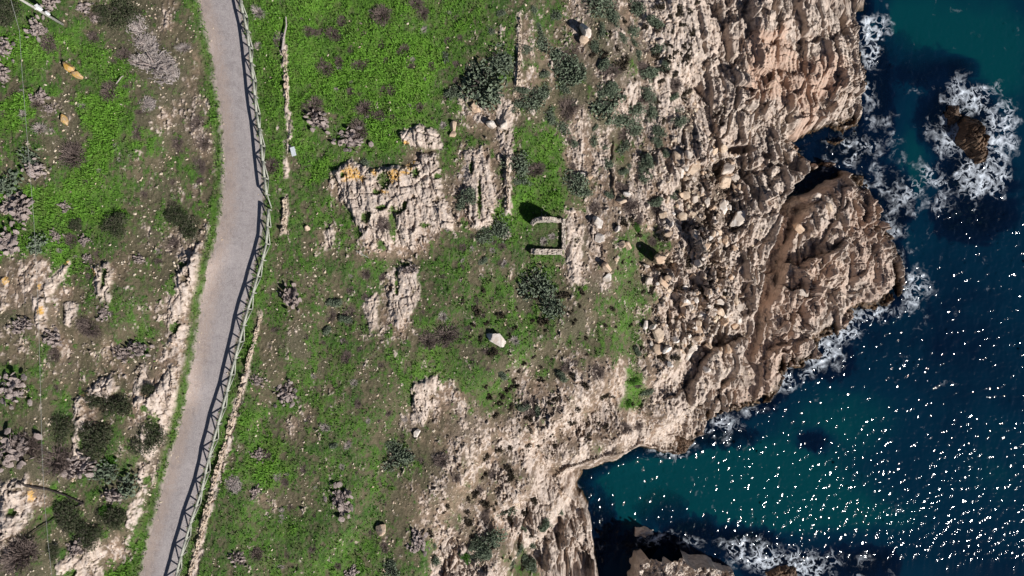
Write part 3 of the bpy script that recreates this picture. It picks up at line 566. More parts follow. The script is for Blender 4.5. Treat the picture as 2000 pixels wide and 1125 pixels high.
# low dry-stone walls / stone kerbs
def lowwall(px, hs, th, label, seed):
    z = P(*px[len(px)//2])[2]; pts = wpx(px, z); o = obj('low_stone_wall', wall_mesh('low_stone_wall', pts, np.array(hs)*.5, np.array(th)*.72, seed, nseg=.09, nz=3, rag=.16, emb=.25), M_LOWW)
    c = Vector((pts[0][0], pts[0][1], z)); 
    co = np.empty(len(o.data.vertices)*3, F); o.data.vertices.foreach_get('co', co); co = co.reshape(-1, 3)-np.array(c, F); o.data.vertices.foreach_set('co', co.ravel()); o.data.update(); o.location = c
    tag(o, label, 'wall', 'low tumbled stone walls')
lowwall([(509,612),(503,640),(496,668),(488,700),(481,728)], [.1,.22,.25,.22,.2], [.3,.42,.5,.45,.4], 'narrow pale low stone wall starting beside the fence', 20)
lowwall([(480,733),(470,770),(457,815),(447,850),(437,885),(425,925),(415,962)], [.2,.2,.25,.22,.25,.22,.2], [.4,.5,.55,.6,.6,.55,.5], 'widest stretch of the pale low stone wall right of the lower fence', 31)
lowwall([(413,968),(405,1000),(395,1040),(384,1080),(372,1120),(352,1185)], [.2,.22,.22,.2,.2,.2], [.55,.6,.55,.5,.42,.4], 'pale low stone wall running off the bottom edge beside the fence', 37)
lowwall([(557,100),(559,150),(562,205)], [.2,.25,.15], [.4,.5,.4], 'short pale stone wall remnant in lush grass below the dead branch', 43)
lowwall([(1016,32),(1015,80),(1014,130),(1012,168)], [.2,.25,.25,.3], [.35,.38,.4,.6], 'thin straight wall remnant among shrubs near the top', 51)
lowwall([(555,388),(557,420),(553,452)], [.25,.28,.2], [.55,.6,.5], 'short broad low stone wall beside the fence gap', 57)
lowwall([(991,310),(991,350),(992,410)], [.25,.25,.2], [.35,.35,.3], 'thin pale stone wall line left of the ruin', 61)

# ------------------------------------------------------------------ pole, cable, sign, plank
b0 = P(122, 47); root = empty('utility_pole', b0); tag(root, 'grey wooden utility pole with white fittings at the top left corner', 'pole')
m = MB(); m.beam((0, 0, -.4), (0, 0, 8.4), .16, .11, 12); m.build('shaft', M_POLE, root, True)
m = MB(); m.beam((-.55, .25, 6.9), (.55, -.25, 6.9), .06, .06, 6); m.build('crossarm', M_POLE, root)
m = MB(); m.box((.12, .12, 3.9), (.42, .34, .62), .5); m.box((.12, .12, 4.25), (.5, .4, .06), .5); m.build('fitting_box', M_PORC, root)
m = MB(); m.box((.10, .08, 2.6), (.36, .24, .5), .5); m.build('meter_box', M_PORC, root)
for s_ in (-1, 1): m = MB(); m.beam((s_*.48, -s_*.22, 6.95), (s_*.48, -s_*.22, 7.15), .05, .035, 8); m.build('insulator', M_PORC, root, True)
cab = [(34,0,7.0),(38,60,6.6),(43,140,6.2),(50,230,5.8),(58,330,5.5),(66,430,5.3),(72,540,5.2),(76,650,5.3),(79,760,5.5),(82,880,5.9),(87,980,6.4),(94,1060,6.9),(104,1150,7.4)]
m = MB(); cp = [Vector((b0[0]-.48, b0[1]+.22, b0[2]+7.15))]+[Vector(W(*q)) for q in cab[1:]]
for a, b in zip(cp[:-1], cp[1:]): m.beam(a, b, .016, .016, 5)
tag(m.build('power_cable', M_WIRE), 'thin pale overhead cable running down the left side of the picture', 'cable')
x, y, z = P(576, 298); root = empty('information_board', (x, y, z)); tag(root, 'small tilted white board beside the stone strip in the grass', 'sign')
m = MB(); m.box((0, 0, .62), (.52, .98, .035), R_(14), R_(12)); m.build('panel', M_SIGN, root)
m = MB(); m.beam((.1, .3, -.2), (.1, .3, .58), .04, .04); m.build('post', M_POLE, root); m = MB(); m.beam((-.04, -.3, -.2), (-.04, -.3, .58), .04, .04); m.build('post', M_POLE, root)
a = Vector(P(696, 490)); b = Vector(P(720, 503)); m = MB(); m.beam(a+Vector((0,0,.12)), b+Vector((0,0,.14)), .055, .05, 6)
tag(m.build('wooden_post', M_WOOD), 'pale weathered post lying loose in the grass', 'post')
def stick(nm, pxl, r, mat, label, lift=.25, side=0):
    pts = [Vector(P(*q))+Vector((0, 0, lift)) for q in pxl]; m = MB()
    for i, (a, b) in enumerate(zip(pts[:-1], pts[1:])): k = 1-.6*i/len(pts); m.beam(a, b, r*k, r*k*.85, 6)
    for i in range(side):
        a = pts[1+i % (len(pts)-1)]; m.beam(a, a+Vector((random.uniform(-.6, .6), random.uniform(-.6, .6), random.uniform(.1, .4))), r*.5, r*.2, 5)
    tag(m.build(nm, mat), label, 'branch', 'dead fallen branches')
stick('branch_and_shadow_bar', [(35,943),(62,950),(95,955),(130,967),(165,983)], .16, M_TWIG_SHADOW, 'thick dark bar standing in for a shadow across pale rock at lower left', .1)  # dark bar laid along a shadow line, shade modelled as a solid stick
stick('branch_and_shadow_bar', [(165,981),(130,1001),(95,1020),(60,1042),(38,1062)], .07, M_TWIG_SHADOW, 'thin straight dark bar standing in for a shadow, slanting below the thick one at lower left', .12)  # thinner shadow line of the V, also made as a dark stick
stick('branch_and_shadow_bar', [(553,100),(556,75),(561,52),(560,35)], .12, M_STRAW, 'grey dead branch standing up from twigs at top of the stone strip', .3)
stick('branch_and_shadow_bar', [(230,165),(240,152),(244,150)], .06, M_STRAW, 'short pale stick beside a dry bush at upper left', .3, 0)

# ------------------------------------------------------------------ rocks
def ico(sub):
    import bmesh
    bm = bmesh.new(); bmesh.ops.create_icosphere(bm, subdivisions=sub, radius=1); V = np.array([v.co[:] for v in bm.verts], F); Q = np.array([[v.index for v in f.verts] for f in bm.faces]); bm.free(); return V, Q
IV, IQ = ico(4); IV2, IQ2 = ico(1)
def boulder_mesh(seed, flat=.7, cuts=10):
    r = np.random.default_rng(seed); V = IV.copy(); d = np.ones(len(V), F)*1.25
    for ci in range(cuts):
        n = r.normal(size=3); n[2] *= .25 if ci < 5 else 1; n[:2] = (math.cos(ci*1.26+r.uniform(-.4, .4)), math.sin(ci*1.26+r.uniform(-.4, .4))) if ci < 5 else n[:2]; n /= np.linalg.norm(n); o_ = r.uniform(.5, .8) if ci < 5 else r.uniform(.55, .85); q = V@n.astype(F); d = np.where(q > .05, np.minimum(d, o_/np.maximum(q, .05)), d)
    V = V*d[:, None]; V = V*(1+.05*fbm(V[:, 0]*3+seed+V[:, 2], V[:, 1]*3+V[:, 2]*2, 4, 5)[:, None])
    V *= np.array([1.3*r.uniform(.85, 1.3), 1.3*r.uniform(.65, .95), 1.1*flat], F)
    return raw_mesh('boulder', V, IQ, False)
BM = [boulder_mesh(i+1, .6+.07*(i % 4)) for i in range(9)]
BMATS = {}
def boulder(px, py, r, label, mat=M_ROCK, k=None, sc=(1, 1, 1), group=None, name='boulder', cat='boulder', up=.25):
    x, y, z = P(px, py); k = random.randrange(len(BM)) if k is None else k
    key = (k, mat.name)
    if key not in BMATS: me_ = BM[k].copy(); me_.materials.clear(); me_.materials.append(mat); BMATS[key] = me_
    o = bpy.data.objects.new(name, BMATS[key]); COL.objects.link(o); s = r*K*(CAM_H-z)
    o.location = (x, y, z+s*up); o.scale = (s*sc[0], s*sc[1], s*sc[2]); o.rotation_euler = (0, 0, random.uniform(0, 6.28)); tag(o, label, cat, group); return o
HB = [(970,660,14,'lone white angular boulder on grass below the ruin',M_WHITE,.75),(1143,62,13,'tall white boulder casting a dark shadow near the top centre',M_WHITE,2.2),(1140,78,9,'pale boulder leaning against the foot of the tall white one',M_ROCK,1),
 (1166,434,12,'large white boulder right of the ruin',M_WHITE,1),(1171,465,11,'flat white boulder second below the ruin level in grass gap',M_WHITE,.7),(1184,522,10,'round pale boulder with a dark crown shadow right of the big shrub',M_ROCK,1.6),(1185,543,9,'flat white slab just below the round pale boulder',M_WHITE,.5),
 (1286,505,12,'upright pinkish boulder casting a long dark shadow on the rubble slope',M_ROCK,2.2),(1215,478,8,'pair boulder on the left at the edge of a green gap',M_ROCK,1),(1226,479,8,'pair boulder on the right at the edge of a green gap',M_ROCK,1),
 (961,245,9,'grey white boulder above the smooth pale slab',M_WHITE,1.3),(984,247,9,'white boulder on the rock strip above the smooth slab',M_WHITE,1),(886,246,9,'tan boulder alone in grass above the outcrop',M_ROCK,.8),(886,262,7,'smaller tan boulder just under the one above the outcrop',M_ROCK,.8),
 (925,207,7,'reddish boulder beside the dark shrub mass',M_ROCK,1),(928,215,8,'tan boulder left of the rock strip',M_ROCK,.8),(138,133,11,'orange lichen boulder, left one of the pair in lush grass',M_LICH,1),(155,148,10,'orange lichen boulder, right one of the pair in lush grass',M_LICH,1),(128,235,9,'orange lichened stone on the stony patch at left',M_LICH,.7),
 (1401,320,7,'bright white block wedged in a dark hollow of the rubble',M_WHITE,1),(1408,338,14,'long grey slab block in the middle of the rubble',M_GREYROCK,1),(1410,358,15,'big flat pale block in the centre of the rubble field',M_ROCK,.8),(1376,380,8,'squarish grey block left of the rubble centre',M_GREYROCK,1),(1432,372,10,'tan block on the right side of the rubble field',M_ROCK,1),
 (1444,425,16,'long white tilted slab at the foot of the rubble field',M_WHITE,.7),(1410,405,10,'white block above the tilted slab',M_WHITE,.9),(1340,325,8,'upright white block at the left rim of the rubble',M_WHITE,1.2),(1357,325,13,'broad tan block at the top of the rubble',M_ROCK,.9),(1320,310,11,'pale block at the end of the light rock rib',M_ROCK,1),
 (1138,342,6,'white stone at the right edge of the green patch',M_WHITE,1),(1152,345,7,'grey stone beside the white one at the green patch edge',M_ROCK,1),(813,846,7,'white stone at the lower tip of the stony strip',M_WHITE,1),(745,1033,12,'large tan boulder at the lower grass edge',M_ROCK,.9),(601,446,6,'small pale stone in grass right of the fence gap',M_ROCK,1),
 (1300,548,14,'flat light boulder on the slope under the long shadow',M_ROCK,.8),(1260,635,8,'white boulder on the stony shoulder above the green tuft',M_WHITE,.9),(1285,650,13,'big cracked pale boulder on the stony shoulder',M_ROCK,.8),(1302,682,9,'white pointed boulder low on the stony shoulder',M_WHITE,1),(1282,682,11,'light boulder left of the pointed one',M_ROCK,.8),
 (1592,385,9,'rounded boulder at the top of the dark gully',M_GREYROCK,1),(1618,405,9,'rounded pale boulder on the sea headland ledge',M_ROCK,1),(1560,445,10,'angular block on the shaded headland slab',M_ROCK,1),(1563,570,9,'boulder resting at the middle of the headland',M_GREYROCK,1),(1443,625,7,'whitish boulder beside the ridge seam',M_WHITE,.8),(1442,600,9,'dark grey boulder above the ridge seam',M_GREYROCK,.9),(1405,610,9,'pale boulder on the long rock rib',M_ROCK,.9)]
for (a, b, r, lab, mt, hk) in HB: boulder(a, b, r, lab, mt, None, (1, 1, hk), up=.3)
def scatter(n, zone, cond, seed):
    r = np.random.default_rng(seed); out = []
    tries = 0
    while len(out) < n and tries < n*60:
        tries += 1; z_ = zone[r.integers(len(zone))]; a = r.uniform(z_[0], z_[2]); b = r.uniform(z_[1], z_[3]); x, y, z = P(a, b)
        if cond(x, y): out.append((a, b))
    return out
isrock = lambda x, y: fld(rock, x, y) > .2 and fld(DC, x, y) > 12
for (a, b) in scatter(280, [(1330,280,1440,450),(1335,330,1440,470),(1350,450,1440,640),(1200,380,1330,560),(1330,560,1420,700),(1250,560,1400,720)], isrock, 3):
    r = random.choice([3, 3.5, 4, 4.5, 5, 6, 7, 9]); mt, cn = random.choice([(M_ROCK, 'tan'), (M_ROCK, 'tan'), (M_WHITE, 'white'), (M_GREYROCK, 'grey')]); sn = 'small' if r < 5 else ('large' if r > 6 else 'medium')
    boulder(a, b, r, '%s %s angular block loose among the rubble on the rocky slope' % (sn, cn), mt, None, (1, 1, random.uniform(.8, 1.3)), 'loose angular blocks of the rubble slope', 'rubble_block', 'rock')
# stones: uncountable pebbles
def px_left(x, y): return (fbm(x*.4, y*.4, 3, 69) > 0)*(x < -26)
def stones():
    r = np.random.default_rng(21); N = 34000; x = r.uniform(-57, 45, N); y = r.uniform(-33, 33, N)
    rk = fld(rock, x, y); gn = fld(green, x, y); pr = .08+.75*(1-gn)*(1-.3*rk)+.6*((fld(rug, x, y) > .45)&(rk < .75)); drr = fld(dr, x, y); pr = np.where(drr > -8, .35*(drr < 4+10*(px_left(x, y))), pr); pr = np.where(fld(DC, x, y) < 4, 0, pr)
    pr *= .15+.85*(fbm(x*.5, y*.5, 3, 17) > -.1); k = r.random(N) < pr; x = x[k]; y = y[k]; n = len(x); s = (.035+.11*r.random(n)**3)
    rb = (fld(rug, x, y) > .45) & (fld(rock, x, y) < .75); s = np.where(rb, s*1.9, s)
    z = hz(x, y); th = r.uniform(0, 6.28, n); c, s_ = np.cos(th), np.sin(th)
    B = IV2[None]*(1+.25*r.normal(size=(n, len(IV2), 1)))*s[:, None, None]*np.stack([r.uniform(.8, 1.5, n), r.uniform(.6, 1, n), r.uniform(.4, .9, n)], -1)[:, None, :]
    V = np.stack([B[..., 0]*c[:, None]-B[..., 1]*s_[:, None]+x[:, None], B[..., 0]*s_[:, None]+B[..., 1]*c[:, None]+y[:, None], B[..., 2]+z[:, None]+.02], -1)
    Q = (IQ2[None]+(np.arange(n)*len(IV2))[:, None, None]).reshape(-1, 3)
    o = obj('loose_stones', raw_mesh('loose_stones', V.reshape(-1, 3), Q, False), M_STONES); tag(o, 'small pale stones scattered over soil and grass', 'stones', None, 'stuff')
stones()
# grass
def grass():
    r = np.random.default_rng(31); N = 420000; x = r.uniform(-57, 30, N); y = r.uniform(-33.5, 33.5, N)
    g = fld(green, x, y); b = fld(bright, x, y); cl = fbm(x*1.3, y*1.3, 3, 27); stf = fbm((x*.74+y*.67)*.9, (y*.74-x*.67)*3.2, 4, 57, .65)
    pr = g*(.30+.5*b)+.25*cl*g; pr = pr*np.where(b < .55, ss(.28, -.12, stf), 1); pr = np.where(fld(dr, x, y)+5*fbm(x*3, y*3, 2, 63) > .5, 0, pr); k = r.random(N) < pr; x = x[k]; y = y[k]; b = b[k]; cl = cl[k]; n = len(x); z = hz(x, y)
    hgt = (.07+.16*r.random(n)*(1+.8*cl))*(.7+.5*b); wd = .035+.04*r.random(n); a = r.uniform(0, 6.28, n); ln = r.uniform(.3, 1.1, n)*hgt; la = r.uniform(0, 6.28, n)
    V = np.zeros((n, 4, 3), F); ca, sa = np.cos(a), np.sin(a)
    V[:, 0] = np.stack([x-ca*wd, y-sa*wd, z-.02], -1); V[:, 1] = np.stack([x+ca*wd, y+sa*wd, z-.02], -1)
    tx_, ty_ = x+np.cos(la)*ln, y+np.sin(la)*ln; V[:, 2] = np.stack([tx_+ca*wd*.5, ty_+sa*wd*.5, z+hgt], -1); V[:, 3] = np.stack([tx_-ca*wd*.5, ty_-sa*wd*.5, z+hgt*.96], -1)
    me = raw_mesh('grass', V.reshape(-1, 3), np.arange(n*4).reshape(-1, 4), False); at = me.attributes.new('tint', 'FLOAT', 'POINT'); at.data.foreach_set('value', np.repeat(np.clip(b-.08+.08*r.normal(size=n), 0, 1), 4).astype(F))
    tag(obj('grass', me, M_GRASS), 'green grass covering the hillside', 'grass', None, 'stuff')
grass()

# ------------------------------------------------------------------ plants
def leaves(n, seed, ll, lw, dome=.6, flat=0, lumps=6, clump=.5, rad=1.0, dirs=None, upr=.3):
    "quads spread through a lumpy dome of radius 1"
    r = np.random.default_rng(seed); lc = r.uniform(-.55, .55, (lumps, 2)); lr = r.uniform(.35, .6, lumps); i = r.integers(0, lumps, n)
    d = r.normal(size=(n, 3)); d /= np.linalg.norm(d, axis=1)[:, None]; d[:, 2] = np.abs(d[:, 2]); q = r.random(n)**.4
    c = np.stack([lc[i, 0]+d[:, 0]*lr[i]*q, lc[i, 1]+d[:, 1]*lr[i]*q, d[:, 2]*lr[i]*q*1.4*dome], -1)
    u = r.normal(size=(n, 3)); u[:, 2] *= (1-flat); u[:, 2] += upr*r.random(n); u /= np.linalg.norm(u, axis=1)[:, None]; v = r.normal(size=(n, 3)); v[:, 2] *= (1-flat); v -= (v*u).sum(1)[:, None]*u; v /= np.linalg.norm(v, axis=1)[:, None]
    L = ll*r.uniform(.6, 1.3, n)[:, None]; Wd = lw*r.uniform(.6, 1.3, n)[:, None]
    t = np.linspace(0, 2*np.pi, 7)[:-1]; ct, st = np.cos(t), np.sin(t)
    V = c[:, None, :]+u[:, None, :]*L[:, None]*ct[None, :, None]*.5+v[:, None, :]*Wd[:, None]*st[None, :, None]*.5
    base = np.arange(n)[:, None]*6; Q = np.concatenate([base+np.array([0, 1, 2, 3]), base+np.array([0, 3, 4, 5])])
    return V.reshape(-1, 3).astype(F), Q
def twigs(n, seed, r0=.5, ln=.9, wd=.02, up=.6, spread=1.0, curve=.2, comb=0):
    r = np.random.default_rng(seed); a = r.uniform(0, 6.28, n); q = r.random(n)*r0; c = np.stack([np.cos(a)*q, np.sin(a)*q, 0*a], -1); a2 = a+r.normal(size=n)*.6 if not comb else r.choice(r.uniform(0, 3.1, 3), n)+r.normal(size=n)*.35+.6*c[:, 0]; e = r.uniform(.05, 1, n)*up
    d = np.stack([np.cos(a2)*np.cos(e), np.sin(a2)*np.cos(e), np.sin(e)], -1)*spread; L = ln*r.uniform(.4, 1, n)[:, None]*(1-q*.5)[:, None]
    p0 = c; p1 = c+d*L*.55+r.normal(size=(n, 3))*curve*.2; p2 = p1+(d+r.normal(size=(n, 3))*curve)*L*.45; p2[:, 2] = np.maximum(p2[:, 2], .02); s = np.cross(d, [0, 0, 1]); s /= np.linalg.norm(s, axis=1)[:, None]+1e-6; tl = r.uniform(-.6, .6, n); s[:, 2] = tl
    V = np.stack([p0-s*wd, p0+s*wd, p1+s*wd*.9, p1-s*wd*.9, p2+s*wd*.3, p2-s*wd*.3], 1); b = np.arange(n)[:, None]*6
    return V.reshape(-1, 3).astype(F), np.concatenate([b+np.array([0, 1, 2, 3]), b+np.array([3, 2, 4, 5])])
def pads(n, seed, size=.2, spread=.8, h=.5, th=.18):
    "thick oval cactus pads (closed), leaning every way"
    r = np.random.default_rng(seed); V, Q = IV2, IQ2; out = []; qs = []
    cl = r.uniform(-.48, .48, (5, 2))
    for i in range(n):
        c = cl[r.integers(5)]+r.normal(size=2)*.31*spread; s = size*r.uniform(.6, 1.25); B = V*np.array([s*.62, s*th, s]); e = r.uniform(-1.3, 1.3); a = r.uniform(0, 6.28)
        y_, z_ = B[:, 1]*math.cos(e)-B[:, 2]*math.sin(e), B[:, 1]*math.sin(e)+B[:, 2]*math.cos(e); x_ = B[:, 0]
        x2 = x_*math.cos(a)-y_*math.sin(a); y2 = x_*math.sin(a)+y_*math.cos(a); out.append(np.stack([x2+c[0], y2+c[1], z_+r.uniform(.05, h)], -1)); qs.append(Q+i*len(V))
    return np.concatenate(out).astype(F), np.concatenate(qs)
def q4(Q): return np.concatenate([Q, Q[:, -1:]], 1) if Q.shape[1] == 3 else Q
def variants(fn, k): return [fn(i) for i in range(k)]
def rm(nm, VQ): return raw_mesh(nm, VQ[0], VQ[1], False)
STEM = []
for i in range(3):
    V, Q = twigs(26, 900+i, .25, .8, .025, 1.2); STEM.append(raw_mesh('stems', V, Q, False))
LIB = {
 'pad_shrub': (variants(lambda i: rm('foliage', leaves(800, 100+i, .15, .085, .6, lumps=11)), 4), M_LEAFG),
 'tall_shrub': (variants(lambda i: rm('foliage', leaves(1700, 120+i, .15, .08, 1.0, lumps=4)), 2), M_LEAFG),
 'round_bush': (variants(lambda i: rm('foliage', leaves(4200, 140+i, .085, .035, .6, lumps=9)), 3), M_LEAFD),
 'fresh_bush': (variants(lambda i: rm('foliage', leaves(1500, 160+i, .14, .06, .45)), 2), M_LEAFB),
 'dry_bush': (variants(lambda i: rm('twigs', twigs(750, 180+i, .75, .7, .014, 1.3, curve=.5)), 3), M_DRY),
 'dead_cactus': (variants(lambda i: rm('pads', pads(75, 200+i, .235, .9, .5)), 4), M_DEAD),
 'green_cactus': (variants(lambda i: rm('pads', pads(130, 220+i, .15, 1, .5)), 2), M_LEAFG),
 'dead_frond_heap': (variants(lambda i: rm('fronds', twigs(620, 240+i, .95, .6, .026, .3, curve=.22, comb=1)), 3), M_STRAW),
 'silver_bush': (variants(lambda i: rm('twigs', twigs(200, 260+i, .3, 1.0, .022, 1.0, curve=.4)), 2), M_STRAW)}
for k_ in LIB: 
    for me_ in LIB[k_][0]: me_.materials.append(LIB[k_][1])
STM = {k: (M_DEAD if k in ('dead_cactus', 'dead_frond_heap', 'silver_bush') else M_TWIG_SHADOW) for k in LIB}
stem_cache = {}
CAT = {'pad_shrub':'shrub','tall_shrub':'shrub','round_bush':'bush','fresh_bush':'bush','dry_bush':'bush','dead_cactus':'cactus','green_cactus':'cactus','dead_frond_heap':'dead plant','silver_bush':'bush'}
def plant(kind, px, py, r, label, sc=(1, 1, 1), group=None):
    x, y, z = P(px, py); s = r*K*(CAM_H-z)*1.15; root = empty(kind, (x, y, z-.03), random.uniform(0, 6.28)); q = random.uniform(.72, 1.3); root.scale = (s*sc[0]*q, s*sc[1]/q**.7, s*sc[2]*random.uniform(.65, 1.0))
    tag(root, label, CAT[kind], group)
    me_ = random.choice(LIB[kind][0]); o = bpy.data.objects.new(me_.name.split('.')[0], me_); COL.objects.link(o); o.parent = root
    mt = STM[kind]; key = (mt.name, random.randrange(3))
    if key not in stem_cache: c = STEM[key[1]].copy(); c.materials.append(mt); stem_cache[key] = c
    o = bpy.data.objects.new('stem', stem_cache[key]); COL.objects.link(o); o.parent = root
    return root
